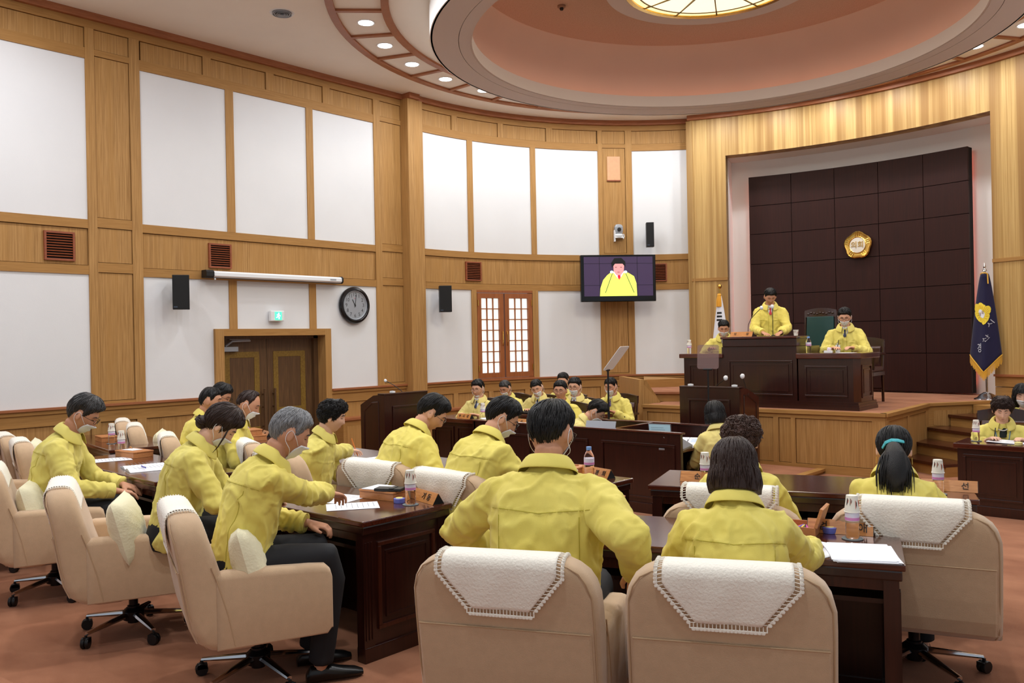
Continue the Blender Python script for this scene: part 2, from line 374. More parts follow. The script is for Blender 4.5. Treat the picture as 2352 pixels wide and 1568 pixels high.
# window in the curved wall
wn=emp('window_1',(0,0,0),kind='structure')
M_winwood=woodmat('red_brown_window_wood',rgb(134,74,36),rgb(160,94,50),rgb(146,82,42),(1,1,.05))
M_pane=mat('backlit_rice_paper_pane',rgb(246,246,236),.6,emit=.75)
f=MB()
for p in [(-79.4,-78.3,1.07,2.54),(-66.0,-64.8,1.07,2.54)]: wbox(curveL,*p,-.15,.01,1.6,f)
ob('outer_frame',f,M_oak_v,wn)
f=MB(); wbox(curveL,-78.3,-66.0,2.50,2.54,-.15,.005,1.6,f); wbox(curveL,-78.3,-66.0,1.06,1.085,-.15,.03,1.6,f); ob('window_head_and_sill',f,M_winwood,wn)
for a,b in [(-78.2,-72.35),(-72.05,-66.1)]:
    s=MB(); w=.9
    for p in [(a,a+w,1.09,2.49),(b-w,b,1.09,2.49)]: wbox(curveL,*p,-.05,.01,1.6,s)
    for p in [(a+w,b-w,1.09,1.17),(a+w,b-w,2.41,2.49)]: wbox(curveL,*p,-.05,.01,1.6,s)
    sash=ob('sash',s,M_winwood,wn)
    mu=MB(); ia,ib=a+w,b-w
    for i in (1,2): u=ia+(ib-ia)*i/3; wbox(curveL,u-.1,u+.1,1.17,2.41,-.04,0,1.6,mu)
    for j in range(1,7): z=1.17+1.24*j/7; wbox(curveL,ia,ib,z-.008,z+.008,-.038,.001,1.6,mu)
    ob('glazing_bars',mu,M_winwood,sash)
    for i in range(3):
        for j in range(7):
            u0=ia+(ib-ia)*i/3+.09; u1=ia+(ib-ia)*(i+1)/3-.09; z0=1.17+1.24*j/7+.006; z1=1.17+1.24*(j+1)/7-.006
            ob('pane',wbox(curveL,u0,u1,z0,z1,-.035,-.025),M_pane,sash)
    h=MB(); u=b-.35 if a<-75 else a+.35
    h.tube([curveL(u,1.62,.02),curveL(u,1.68,.035),curveL(u,1.80,.035),curveL(u,1.86,.02)],.007,6); ob('brass_handle',h,M_brass,sash)
    h=MB(); u=a+.15 if a<-75 else b-.15
    for z in (1.25,2.33): h.tube([curveL(u,z-.05,.015),curveL(u,z+.05,.015)],.010,6)
    ob('hinge',h,M_brass,sash)

# --- front wall with alcove
wf=emp('wall_front',(0,0,0),kind='structure')
for nm,p in [('veneer_panel',(-25.2,-19.7,0,2.66)),('veneer_panel',(-25.2,-19.7,2.70,5.42)),('veneer_panel',(17.9,25.2,1.10,2.66)),('veneer_panel',(17.9,25.2,2.70,5.42)),('veneer_panel',(-19.7,17.9,4.77,5.42))]:
    ob(nm,wbox(curveF,*p,-.25,0,1.5),M_veneer,wf,smooth=True)
for p in [(-25.2,-19.7),(17.9,25.2)]: ob('band_moulding',wbox(curveF,*p,2.655,2.705,-.2,.015,1.5),M_oak_h,wf)
ob('wood_panel',wbox(curveF,17.9,25.2,.755,.92,-.2,-.004,1.5),M_oak_h,wf); ob('wood_panel',wbox(curveF,17.9,25.2,.93,1.07,-.2,0,1.5),M_oak_h,wf)
ob('cap_moulding',wbox(curveF,17.9,25.2,1.07,1.10,-.2,.04,1.5),M_cornice,wf)
ob('cornice',wbox(curveF,-25.5,25.5,5.42,5.53,-.1,.06,1.5),M_cornice,wf,smooth=True)
ob('side_return',MB().box(-2.72,-2.60,4.02,4.35,0,5.42),M_veneer,wf)
f=MB(); wbox(curveF,-22,21,.6,5.3,-.85,-.75,1.5,f); ob('alcove_back',f,M_plaster,wf,smooth=True)
f=MB(); wbox(curveF,-20.4,-19.7,.6,4.77,-.85,-.02,None,f); wbox(curveF,17.9,18.6,.6,4.77,-.85,-.02,None,f); ob('alcove_cheek',f,M_plaster,wf)
ob('alcove_soffit',wbox(curveF,-20.4,18.6,4.775,4.9,-.85,-.02,1.5),M_plaster,wf)
M_red=mat('red_led_strip',(1.0,.16,.08,1),.5,emit=3)
ob('led_strip',wbox(curveF,-16.6,-16.4,.9,4.4,-.74,-.70,1.5),M_red,wf); ob('led_strip',wbox(curveF,11.5,11.7,.9,4.4,-.74,-.70,1.5),M_red,wf)
us_=[-17.05,-11.0,-5.0,.9,6.8,12.5]; zs_=[.78,1.38,1.90,2.41,2.94,3.46,3.95,4.46]
ob('panel_backing',wbox(curveF,-17.0,12.45,.78,4.45,-.66,-.54,1.5),M_dark,wf)
for i in range(5):
    for j in range(7):
        ob('dark_wood_panel',wbox(curveF,us_[i]+.04,us_[i+1]-.04,zs_[j]+.005,zs_[j+1]-.005,-.56,-.52-.002*((i*3+j)%2),2),M_darkpanel,wf,smooth=True)

# --- ceiling
ce=emp('ceiling',(0,0,0),kind='structure')
def disc(r0,r1,z,n=128,mb=None,down=True):
    mb=mb or MB(); return mb.loft([[(r0*sin(2*pi*j/n),r0*cos(2*pi*j/n),z) for j in range(n)],[(r1*sin(2*pi*j/n),r1*cos(2*pi*j/n),z) for j in range(n)]],False)
def ringsolid(r0,r1,z0,z1,n=128):
    pr=[(r0,z0),(r1,z0),(r1,z1),(r0,z1)]
    mb=MB(); N=len(pr)
    vs=[(r*sin(2*pi*j/n),r*cos(2*pi*j/n),z) for j in range(n) for r,z in pr]
    fs=[(j*N+k,j*N+(k+1)%N,((j+1)%n)*N+(k+1)%N,((j+1)%n)*N+k) for j in range(n) for k in range(N)]
    return mb.add(vs,fs)
# flat ceiling: square sheet with the round opening
n=128; mb=MB(); inner=[(3.2*sin(2*pi*j/n),3.2*cos(2*pi*j/n)) for j in range(n)]; outer=[]
for x,y in inner:
    k=6.5/max(abs(x),abs(y)); outer.append((x*k,y*k))
mb.loft([[(x,y,5.5) for x,y in inner],[(x,y,5.5) for x,y in outer],[(x,y,5.6) for x,y in outer],[(x,y,5.6) for x,y in inner]],False)
ob('ceiling_sheet',mb,M_ceil,ce); ob('ceiling_sheet',MB().box(-6.5,6.5,-12,-6.5,5.5,5.6),M_ceil,ce)
ob('outer_wood_ring',ringsolid(4.37,4.46,5.47,5.51),M_cornice,ce,smooth=True)
ob('inner_wood_ring',ringsolid(3.76,3.85,5.47,5.51),M_cornice,ce,smooth=True)
for i in range(32):
    a=11.25*i-5.9+5.6; M=Matrix.Rotation(RD(-a),4,'Z')
    ob('wood_rung',MB().box(-.028,.028,3.84,4.38,5.472,5.51,M),M_cornice,ce)
ob('drop_ring_face',ringsolid(3.28,3.31,5.15,5.55),M_plaster,ce,smooth=True)
ob('drop_ring_outer',ringsolid(2.985,3.30,5.15,5.2),M_drop,ce,smooth=True)
ob('drop_ring_inner',ringsolid(2.85,2.978,5.15,5.2),M_drop,ce,smooth=True)
ob('drop_ring_lip',ringsolid(2.83,2.855,5.155,5.31),M_drop,ce,smooth=True)
ob('cove_shelf',ringsolid(2.84,3.29,5.20,5.23),M_drop,ce,smooth=True)
mb=MB(); n=128
prof=[(3.22,5.23),(3.2,5.4),(3.12,5.65),(2.99,5.92),(2.89,6.07),(2.87,6.08)]
mb.loft([[(r*sin(2*pi*j/n),r*cos(2*pi*j/n),z) for j in range(n)] for r,z in prof],False); ob('dome_wall',mb,M_dome,ce,smooth=True)
ob('dome_cap',disc(.9,2.9,6.08),M_domecap,ce)
ob('roof_cover',MB().box(-3.4,3.4,-3.4,3.4,6.12,6.14),M_dark,ce)
ob('cove_light',ringsolid(3.06,3.09,5.25,5.265),mat('orange_cove_tube',(1,.40,.24,1),.5,emit=3.4),ce)
ob('oculus_ring',ringsolid(1.03,1.26,5.80,5.84),M_drop,ce,smooth=True); ob('oculus_ring_side',ringsolid(1.24,1.26,5.84,6.09),M_drop,ce,smooth=True)
ocl=emp('dome_lamp',(0,0,5.80),0,'round stained glass lamp of cream glass segments in the centre of the dome','ceiling lamp')
M_sg=mat('cream_lit_glass',rgb(255,243,204),.4,emit=1.1); M_sg2=mat('amber_lit_glass',rgb(250,232,176),.4,emit=1.0); M_lead=mat('bronze_came',rgb(120,100,60),.4,.7)
for i in range(12):
    a0,a1=RD(30*i+.6+4),RD(30*i+29.4+4)
    for r0,r1,m in [(.30,.88,M_sg),(.895,.975,M_sg2)]:
        q=5; mb=MB(); ri=[[(r*sin(a0+(a1-a0)*k/q),r*cos(a0+(a1-a0)*k/q),z) for k in range(q+1)] for r,z in ((r0,.035),(r1,.015),(r1,.03),(r0,.05))]
        mb.loft(ri,False,False); ob('glass_segment',mb,m,ocl,rec=False)
    M=Matrix.Rotation(RD(-(30*i+4)),4,'Z'); ob('glass_bar',MB().box(-.007,.007,.28,1.0,.008,.03,M),M_lead,ocl)
ob('lamp_centre',MB().lathe([(.01,-.06),(.12,-.03),(.29,.01),(.30,.05),(.01,.06)],32),M_lead,ocl,smooth=True)
ob('glass_rim',ringsolid(.975,1.035,-.005,.03,64),M_brass,ocl); ob('glass_band',ringsolid(.88,.897,.008,.03,64),M_lead,ocl)
M_led=mat('downlight_diffuser',(1,1,1,1),.5,emit=9)
dl=emp('downlight',(0,0,0),0,'x','ceiling light')
ob('trim_ring',MB().lathe([(.088,-.004),(.105,-.008),(.11,0),(.088,.002)],28),M_white,dl,smooth=True)
ob('diffuser',MB().lathe([(.002,-.006),(.088,-.006),(.088,.0),(.002,.0)],28),M_led,dl)
for i in range(32):
    a=RD(-5.9+11.25*i); p=(4.09*sin(a),4.09*cos(a),CEIL-.0005)
    if i==0: r=dl; r.location=p
    else: r=dup(dl,p)
    r['label']={20:'downlight cut by the top edge, first of the left chain in the ceiling ring',21:'second downlight from the top edge in the left chain of the ceiling ring',22:'third downlight from the top edge in the left chain of the ceiling ring',23:'fourth downlight from the top edge in the left chain of the ceiling ring',24:'fifth downlight from the top edge in the left chain of the ceiling ring',25:'last full downlight of the left chain, by the dropped ring',26:'downlight almost hidden behind the dropped ring, just a sliver seen',3:'lower of the two downlights at the top right above the council flag',4:'downlight at the top right corner'}.get(i,'round white downlight of the ceiling ring, hidden by the dropped ring or out of view'); r['group']='downlights in the ceiling ring'
# ceiling diffuser and sensor
cd=emp('air_diffuser',(-3.59,-3.47,5.5),0,'round grey air diffuser with nested rings in the plain ceiling','air vent')
for r in (.10,.075,.052,.03): ob('diffuser_ring',MB().lathe([(r,-.004),(r+.004,-.018),(r+.012,-.02),(r+.008,-.002)],24),M_grey,cd,smooth=True)
ob('flange',MB().lathe([(.11,-.002),(.135,-.006),(.14,0),(.11,0)],24),M_white,cd,smooth=True); ob('dark_throat',MB().lathe([(.001,-.003),(.11,-.003),(.11,0),(.001,0)],24),M_dark,cd)
sd=emp('smoke_detector',(-2.09,-.2,6.08),0,'small brown smoke detector on the speckled dome ceiling','detector')
ob('detector_base',MB().lathe([(.001,0),(.055,0),(.055,-.02),(.045,-.03),(.001,-.03)],16),mat('tan_plastic',rgb(150,120,100),.5),sd,smooth=True); ob('detector_cage',MB().lathe([(.001,-.03),(.026,-.03),(.026,-.05),(.018,-.062),(.001,-.064)],12),M_black,sd,smooth=True)

# --- floor, tier, dais
fl=ob('floor',MB().box(-6.5,6.5,-12,6.5,-.1,0),M_carpet); tag(fl,kind='structure')
tr=emp('trim_1',(0,0,0),kind='structure')   # raised carpeted tier the view is taken from
pts=[(3.99,-4.75),(3.97,-5.6),(3.9,-6.4)]
mb=MB(); mb.prism([(4.3,-3.6),(6.4,-3.6),(6.4,-12),(-3,-12),(-3,-8.2),(.12,-7.72),(.5,-7.69),(3.4,-7.6),(4.05,-7.2),(4.05,-5.0)],0.0,.15); ob('tier_step',mb,M_carpet,tr)
da=emp('trim_2',(0,0,0),kind='structure')
DZ=.755; DF=1.28
# ------------------------------------------------------------------ dais, stairs, platform
dp=[(-1.86,1.20),(1.43,1.27),(1.39,3.03),(2.03,3.96),(3.2,4.6),(2.2,6.0),(-2.4,6.0),(-3.0,4.4),(-1.95,1.9)]
def inset(poly,d):
    c=Vector((sum(p[0] for p in poly)/len(poly),sum(p[1] for p in poly)/len(poly)))
    return [tuple(Vector(p)-(Vector(p)-c).normalized()*d) for p in poly]
ob('dais_carpet',MB().prism(inset(dp,.03),0,DZ),M_carpet,da)
def wallface(root,p,q,z0,z1,panels,trim=True,th=.03):
    """panelled wooden face from p to q (outside on the right-hand side going p->q)"""
    P=Vector((p[0],p[1],0)); Q=Vector((q[0],q[1],0)); Ln=(Q-P).length; u=(Q-P)/Ln; nrm=Vector((u.y,-u.x,0))
    def mp(a,z,d): v=P+u*a+nrm*d; return (v.x,v.y,z)
    cur=0
    ob('rail',wbox(mp,0,Ln,z1-.09,z1-.035,-.03,.012),M_oak_h,root); ob('rail',wbox(mp,0,Ln,z0,z0+.10,-.03,.012),M_oak_h,root)
    for a,b in panels:
        a*=Ln;b*=Ln
        if a>cur: ob('stile',wbox(mp,cur,a,z0+.10,z1-.09,-.03,.012),M_oak_v,root)
        ob('wood_panel',wbox(mp,a+g,b-g,z0+.10+g,z1-.09-g,-.03,-.004),M_veneer if False else M_oak_v,root); cur=b
    if cur<Ln: ob('stile',wbox(mp,cur,Ln,z0+.10,z1-.09,-.03,.012),M_oak_v,root)
    if trim: ob('nosing',wbox(mp,-.01,Ln+.01,z1-.035,z1+.006,-.06,.035),M_oak_h,root)
wallface(da,(-1.86,1.20),(1.43,1.27),0,DZ,[(.02,.33),(.345,.585),(.605,.655),(.672,.955)])
wallface(da,(1.43,1.27),(1.39,3.03),0,DZ,[(.05,.48),(.52,.93)])
P=Vector((1.39,3.03,0)); Q=Vector((2.03,3.96,0)); u=(Q-P).normalized(); nr=Vector((u.y,-u.x,0))
def mpS(a,z,d): v=P+u*a+nr*d; return (v.x,v.y,z)
Ln=(Q-P).length
ob('nosing',wbox(mpS,-.02,Ln+.9,DZ-.03,DZ+.006,-.06,.035),M_oak_h,da)
def polyface(nm,pts,d0,d1,m,root):
    mb=MB(); mb.loft([[mpS(a,z,d0) for a,z in pts],[mpS(a,z,d1) for a,z in pts]]); ob(nm,mb,m,root)
polyface('stringer',[(0,.34),(0,DZ-.03),(Ln+.6,DZ-.03),(Ln+.1,.68),(.32,.36)],-.03,.012,M_oak_h,da)
polyface('wood_panel',[(.08,.47),(.08,.66),(.74,.66),(.30,.45)],.010,.016,M_oak_v,da)
# stair treads beside the stringer
for k in range(5):
    z=.151*(k+1)-.0; a=-.78+.36*k
    s=emp('x') if False else None
    rs=MB(); wbox(mpS,a+.03,a+2.6,0,z-.035,.03,1.2,None,rs); ob('riser',rs,M_oak_h,da)
    if k<4: tdm=MB(); wbox(mpS,a,a+.42,z-.035,z,.02,1.2,None,tdm); ob('tread',tdm,M_mahog_red,da)
# left side: second flight going up from the dais behind a sloped guard
gd=MB(); y0=1.60
mb=MB(); mb.loft([[(-2.05,1.40,.70),(-2.05,1.40,1.10),(-1.97,1.46,1.09),(-1.84,1.62,.77),(-1.84,1.62,.70)],[(-2.12,1.46,.70),(-2.12,1.46,1.10),(-2.04,1.53,1.09),(-1.90,1.68,.77),(-1.90,1.68,.70)]]); ob('guard_board',mb,M_oak_v,da)
mb=MB().prism([(-2.95,2.2),(-2.05,1.38),(-2.0,1.44),(-2.9,2.26)],0,1.10); ob('guard_panel',mb,M_oak_v,da)
mb=MB().prism([(-2.78,2.20),(-2.12,1.60),(-2.09,1.62),(-2.75,2.24)],.9,1.0); 
ob('step_riser',MB().prism([(-2.1,1.75),(-1.6,2.05),(-1.5,3.4),(-3.6,3.4),(-2.9,2.3)],DZ,.88),M_oak_h,da); ob('step_tread',MB().prism([(-2.14,1.70),(-1.56,2.02),(-1.5,3.4),(-3.6,3.4),(-2.9,2.3)],.87,.90),M_carpet,da)
ob('step_riser',MB().prism([(-2.75,2.6),(-2.3,3.2),(-3.4,3.6)],.90,1.03),M_oak_h,da)
# low platform in front of the dais
pf=emp('trim_3',(0,0,0),kind='structure')
ob('platform_carpet',MB().box(-1.35,.64,-.35,1.25,0,.056),M_carpet,pf)
ob('nosing',MB().box(.62,.72,-.37,1.25,.03,.062),M_oak_h,pf); ob('nosing',MB().box(-1.35,.72,-.43,-.35,.03,.062),M_oak_h,pf); ob('riser',MB().box(.64,.70,-.36,1.25,0,.03),M_oak_h,pf); ob('riser',MB().box(-1.35,.70,-.41,-.36,0,.03),M_oak_h,pf)

# ------------------------------------------------------------------ furniture builders
def rframe(mb,x0,x1,z0,z1,y,out,w=.02,d=.012,M=None):
    """picture-frame moulding on a face at plane y, standing out in direction out"""
    ya,yb=sorted((y,y+out*d))
    for q in ((x0,x1,z0,z0+w),(x0,x1,z1-w,z1),(x0,x0+w,z0+w,z1-w),(x1-w,x1,z0+w,z1-w)): mb.box(q[0],q[1],ya,yb,q[2],q[3],M)
def raised_panel(name,parent,x0,x1,z0,z1,y,out,m1,m2,M=None,inner=True):
    mb=MB(); rframe(mb,x0,x1,z0,z1,y,out,.022,.014,M); 
    p=ob(name,mb,m1,parent,bevel=.003)
    if inner:
        mb=MB(); a=.055; rframe(mb,x0+a,x1-a,z0+a,z1-a,y,out,.014,.010,M); ya,yb=sorted((y,y+out*.005)); mb.box(x0+a+.014,x1-a-.014,ya,yb,z0+a+.014,z1-a-.014,M); ob('panel_field',mb,m2,p)
    return p
def member_desk(name,loc,rz,Lx,label,H=.76,D=.66,group=None):
    r=emp(name,loc,rz,label,'desk',group)
    hx=Lx/2; hy=D/2
    t=MB().box(-hx,hx,-hy,hy,H-.03,H); ob('desktop',t,M_mahog_top,r,bevel=.006)
    t=MB().box(-hx+.012,hx-.012,-hy+.012,hy-.012,H-.075,H-.03); ob('edge_moulding',t,M_mahog,r,bevel=.008)
    for s in (-1,1):
        x0,x1=sorted((s*(hx-.035),s*(hx-.07)))
        e=ob('side_panel',MB().box(x0,x1,-hy+.03,hy-.03,.08,H-.075),M_mahog,r)
        M=Matrix.Rotation(RD(90*s),4,'Z')
        raised_panel('panel_moulding',e,-hy+.12,hy-.12,.16,H-.13,-(hx-.035),-1,M_mahog_red,M_mahog,Matrix.Rotation(RD(90 if s>0 else -90),4,'Z'))
        for yy in (-hy+.055,hy-.055):
            lg=ob('leg',MB().box(min(s*(hx-.025),s*(hx-.085)),max(s*(hx-.025),s*(hx-.085)),yy-.035,yy+.035,.08,H-.075),M_mahog,r)
            fl_=MB()
            for k in (-1,0,1): fl_.box(s*(hx-.022)-.003,s*(hx-.022)+.003,yy+k*.02-.004,yy+k*.02+.004,.12,H-.12)
            ob('fluting',fl_,M_mahog,lg)
        ob('plinth',MB().box(min(s*(hx-.02),s*(hx-.09)),max(s*(hx-.02),s*(hx-.09)),-hy+.02,hy-.02,0,.08),M_mahog,r,bevel=.004)
    ob('modesty_panel',MB().box(-hx+.07,hx-.07,hy-.09,hy-.06,.06,H-.075),M_mahog,r)
    n=2; w=(Lx-.2)/n
    for i in range(n): raised_panel('panel_moulding',r,-hx+.1+w*i+.04,-hx+.1+w*(i+1)-.04,.14,H-.14,hy-.06,1,M_mahog,M_mahog)
    ob('plinth',MB().box(-hx+.09,hx-.09,hy-.10,hy-.045,0,.07),M_mahog,r)
    ob('shelf',MB().box(-hx+.07,hx-.07,-hy+.12,hy-.09,H-.20,H-.18),M_mahog,r); ob('apron_rail',MB().box(-hx+.07,hx-.07,-hy+.05,-hy+.075,H-.125,H-.075),M_mahog_red,r)
    ob('centre_divider',MB().box(-.015,.015,-hy+.12,hy-.09,0,H-.18),M_mahog,r)
    return r
M_fab=mat('beige_chair_fabric',rgb(202,171,137),.92,bump=.45,bscale=420,var=.035,vscale=30,sheen=.35)
M_fab2=mat('beige_chair_piping',rgb(188,158,124),.9)
M_lace=mat('cream_lace_cloth',rgb(248,242,228),.9,bump=.8,bscale=110,var=.02,vscale=90,sheen=.4)
M_pil=mat('ivory_quilted_cushion',rgb(236,230,196),.85,bump=.6,bscale=70,sheen=.3)
M_basedk=mat('dark_metal',rgb(34,32,34),.3,.6)
def chair_proto():
    r=emp('office_armchair',(0,0,0),0,'x','chair','members\' beige armchairs')
    # back: grid of sections from bottom to top; local y of the front/back faces follows the recline
    def sec(z,hw,yb,yf,rc):
        pts=[]; n=5
        for cx,cy,a0 in ((hw-rc,yf-rc,0),(-(hw-rc),yf-rc,90),(-(hw-rc),yb+rc,180),(hw-rc,yb+rc,270)):
            for k in range(n): a=RD(a0+90*k/(n-1)); pts.append((cx+rc*cos(a),cy+rc*sin(a),z))
        return pts
    S=[]
    ztop=.93
    for z,yb,yf,hw,rc in [(.275,-.20,-.06,.325,.03),(.29,-.27,-.08,.34,.04),(.33,-.325,-.10,.35,.045),(.40,-.355,-.13,.35,.045),(.50,-.375,-.17,.35,.045),(.62,-.395,-.21,.35,.045),(.72,-.412,-.24,.35,.045),(.79,-.425,-.262,.348,.045),(.84,-.433,-.278,.335,.045),(.875,-.438,-.289,.315,.045),(.902,-.436,-.302,.285,.045),(.920,-.426,-.315,.25,.04),(.93,-.405,-.335,.21,.03)]:
        S.append(sec(z,hw,yb,yf,rc))
    back=ob('backrest',MB().loft(S),M_fab,r,smooth=2)
    # sewn back pocket and seams
    def yb_at(z):
        T=[(.275,-.20),(.29,-.27),(.33,-.325),(.40,-.355),(.50,-.375),(.62,-.395),(.72,-.412),(.79,-.425),(.84,-.433),(.875,-.438),(.902,-.436),(.92,-.426),(.93,-.405)]
        for (a,b),(c,d) in zip(T,T[1:]):
            if a<=z<=c: return b+(d-b)*(z-a)/(c-a)
        return T[-1][1]
    pk=MB(); zs=[.33,.40,.50,.60,.665]
    pk.loft([[(x,yb_at(z)-dd,z) for x,dd in ((-.325,.001),(-.318,.006),(.318,.006),(.325,.001),(.318,-.01),(-.318,-.01))] for z in zs]); ob('back_pocket',pk,M_fab,back,smooth=False)
    pp=MB(); pp.tube([(-.322,yb_at(.665)-.005,.665),(.322,yb_at(.665)-.005,.665)],.0035,6)
    for s in (-1,1):
        pp.tube([(s*x,yb_at(z)-.0015+(.004 if abs(x)<.33 else .012),z) for x,z in ((.322,.30),(.334,.34),(.336,.5),(.336,.7),(.332,.80),(.315,.85),(.29,.885),(.25,.905),(.15,.915),(0,.918))],.0032,6)
        pp.tube([(s*.352,y,z) for y,z in ((-.16,.30),(-.19,.45),(-.24,.62),(-.262,.68))],.003,5)
    ob('piping',pp,M_fab2,back,smooth=True)
    for s in (-1,1):
        A=[]
        for y,zt,rc in [(-.24,.635,.03),(-.20,.645,.035),(0,.638,.035),(.20,.628,.035),(.275,.62,.035),(.295,.60,.03),(.302,.57,.02)]:
            z0=.285 if y<.29 else .31; x0,x1=.245,.352; p=[]
            for cx,cz,a0 in ((x1-rc,zt-rc,0),(x0+rc,zt-rc,90),(x0+.01,z0+.01,180),(x1-.01,z0+.01,270)):
                rr=rc if a0<180 else .01
                for k in range(4): a=RD(a0+90*k/3); p.append((s*(cx+rr*cos(a)),y,cz+rr*sin(a)))
            A.append(p)
        ob('arm',MB().loft(A),M_fab,r,smooth=2)
    sp=[]
    for y,zt in [(-.20,.44),(-.1,.455),(.15,.46),(.26,.45),(.30,.42),(.305,.38)]: sp.append([(x,y,z) for x,z in ((-.245,.29),(-.245,zt-.02),(-.2,zt),(0,zt+.01),(.2,zt),(.245,zt-.02),(.245,.29))])
    ob('seat',MB().loft(sp),M_fab,r,smooth=True)
    ob('seat_pan',MB().box(-.2,.2,-.15,.2,.25,.29),M_black,r)
    ob('gas_column',MB().lathe([(.035,.06),(.035,.16),(.026,.165),(.026,.26),(.05,.262),(.05,.27)],16),M_basedk,r,smooth=True)
    ob('hub',MB().lathe([(.02,.075),(.06,.08),(.062,.13),(.04,.15)],16),M_basedk,r,smooth=True)
    for k in range(5):
        a=RD(18+72*k); c,s_=cos(a),sin(a)
        lg=MB(); lg.tube([(.03*c,.03*s_,.115),(.16*c,.16*s_,.10),(.31*c,.31*s_,.082)],[.026,.022,.015],8,flat=(1,.7)); lo=ob('base_leg',lg,M_chrome,r,smooth=True)
        cs=MB(); P0=(.315*c,.315*s_); 
        M=Matrix.Translation((P0[0],P0[1],.032))@Matrix.Rotation(a+.6,4,'Z')@Matrix.Rotation(RD(90),4,'X')
        for q in (-.02,.004): cs.lathe([(.008,q),(.03,q),(.032,q+.004),(.032,q+.014),(.03,q+.018),(.008,q+.018)],14,M)
        cs.lathe([(.008,.03),(.008,.075)],8,Matrix.Translation((P0[0],P0[1],0))); cs.box(-.028,.02,-.02,.02,.035,.058,Matrix.Translation((P0[0],P0[1],0))@Matrix.Rotation(a+.6,4,'Z'))
        ob('caster',cs,M_black,lo,smooth=True)
    return r
CH=chair_proto(); CH_used=[False]
def chair(x,y,deg,label,z=0,sc=None):
    c=chair_(x,y,deg,label,z)
    if sc: c.scale=sc
    return c
def chair_(x,y,deg,label,z=0):
    if not CH_used[0]: CH_used[0]=True; c=CH; c.location=(x,y,z); c.rotation_euler=(0,0,RD(deg)); c['label']=label; return c
    return dup(CH,(x,y,z),RD(deg),label)
# antimacassar: lace cloth over the top of a backrest (world object of its own)
def lace_proto():
    r=emp('antimacassar',(0,0,0),0,'x','chair cover','lace covers on the armchairs')
    # path over the back: parameter s along length (front edge -> over top -> down the back)
    path=[(-.262,.80),(-.285,.87),(-.300,.905),(-.318,.926),(-.345,.937),(-.40,.938),(-.432,.927),(-.446,.905),(-.4475,.88),(-.4455,.84),(-.4395,.80),(-.428,.74),(-.4225,.70),(-.4205,.665)]
    P=[Vector((0,a,b)) for a,b in path]; cum=[0]
    for i in range(1,len(P)): cum.append(cum[-1]+(P[i]-P[i-1]).length)
    def at(s):
        for i in range(1,len(P)):
            if s<=cum[i] or i==len(P)-1:
                t=(s-cum[i-1])/(cum[i]-cum[i-1]); return P[i-1].lerp(P[i],t)
    T=cum[-1]-.075; s_top=cum[6]
    def hw(s):   # half width along the strip
        b=s-s_top
        if b<.06: return .232-.02*max(0,-b)*2
        return max(.02,.232-(b-.06)*.80)
    def drop(x):  # height reduction: rounded shoulders of the back
        t=max(0,abs(x)-.20); return .9*t*t*6
    n=36; m=40; mb=MB(); grid=[]
    for i in range(n+1):
        s=T*i/n; w=hw(s)-.018; row=[]
        for j in range(m+1):
            x=-w+2*w*j/m; p=at(s); wob=.0035*sin(x*38+s*9)*sstep(s_top+.02,s_top+.14,s)
            row.append((x,p.y-wob-.001,p.z-drop(x)))
        grid.append(row)
    mb.loft(grid,False,False)
    me=mesh(mb,'cloth'); me=evalmesh(me,[('SOLIDIFY',dict(thickness=.002,offset=0))],'cloth')
    ob('cloth',me,M_lace,r,smooth=2,rec=False)
    # crocheted border: ladder of short bars and a scalloped rim
    out=[];inn=[]
    ss=[T*i/70 for i in range(71)]
    def pt(x,s): p=at(s); return Vector((x,p.y-.001,p.z-drop(x)))
    L_=[(-hw(s),-(hw(s)-.018),s) for s in ss]; Rr=[(hw(s),hw(s)-.018,s) for s in reversed(ss)]
    wb=hw(T); nb=int(2*wb/.012); bot=[(-wb+2*wb*k/nb,-wb+2*wb*k/nb,T) for k in range(1,nb)]
    ld=MB(); sc=MB(); prev=None
    for q,(xo,xi,s) in enumerate(L_+Rr):
        a=pt(xi,s); b=pt(xo,s); 
        if q%2==0: ld.tube([a,b],.0016,4)
        if q%2==0: sc.ell(tuple(b+Vector((.004*(1 if xo>0 else -1),-.001,0))),(.0078,.0035,.0078),6,4)
    for q,(x,_,s) in enumerate(bot):
        a=pt(x,T); b=a+Vector((0,.0,-.018)); ld.tube([a,b],.0016,4); sc.ell(tuple(b+Vector((0,0,-.003))),(.0078,.0035,.0078),6,4)
    rim=[pt(xo,s) for xo,xi,s in L_]+[pt(-wb,T)+Vector((0,0,-.018))]+[pt(x,T)+Vector((0,0,-.018)) for x,_,s in bot]+[pt(wb,T)+Vector((0,0,-.018))]+[pt(xo,s) for xo,xi,s in Rr]
    sc.tube(rim,.0028,5)
    ob('lace_ladder',ld,M_lace,r); ob('scalloped_rim',sc,M_lace,r,smooth=True)
    return r
LC=lace_proto(); LC_used=[False]
def lace(ch,label,dx=0,drz=0):
    M=Matrix.Translation(ch.location)@Matrix.Rotation(ch.rotation_euler[2],4,'Z')
    loc=M@Vector((dx,0,0)); rz=ch.rotation_euler[2]+RD(drz)*0
    if not LC_used[0]: LC_used[0]=True; o=LC; o.location=loc; o.rotation_euler=(0,0,rz); o['label']=label; return o
    return dup(LC,loc,rz,label)
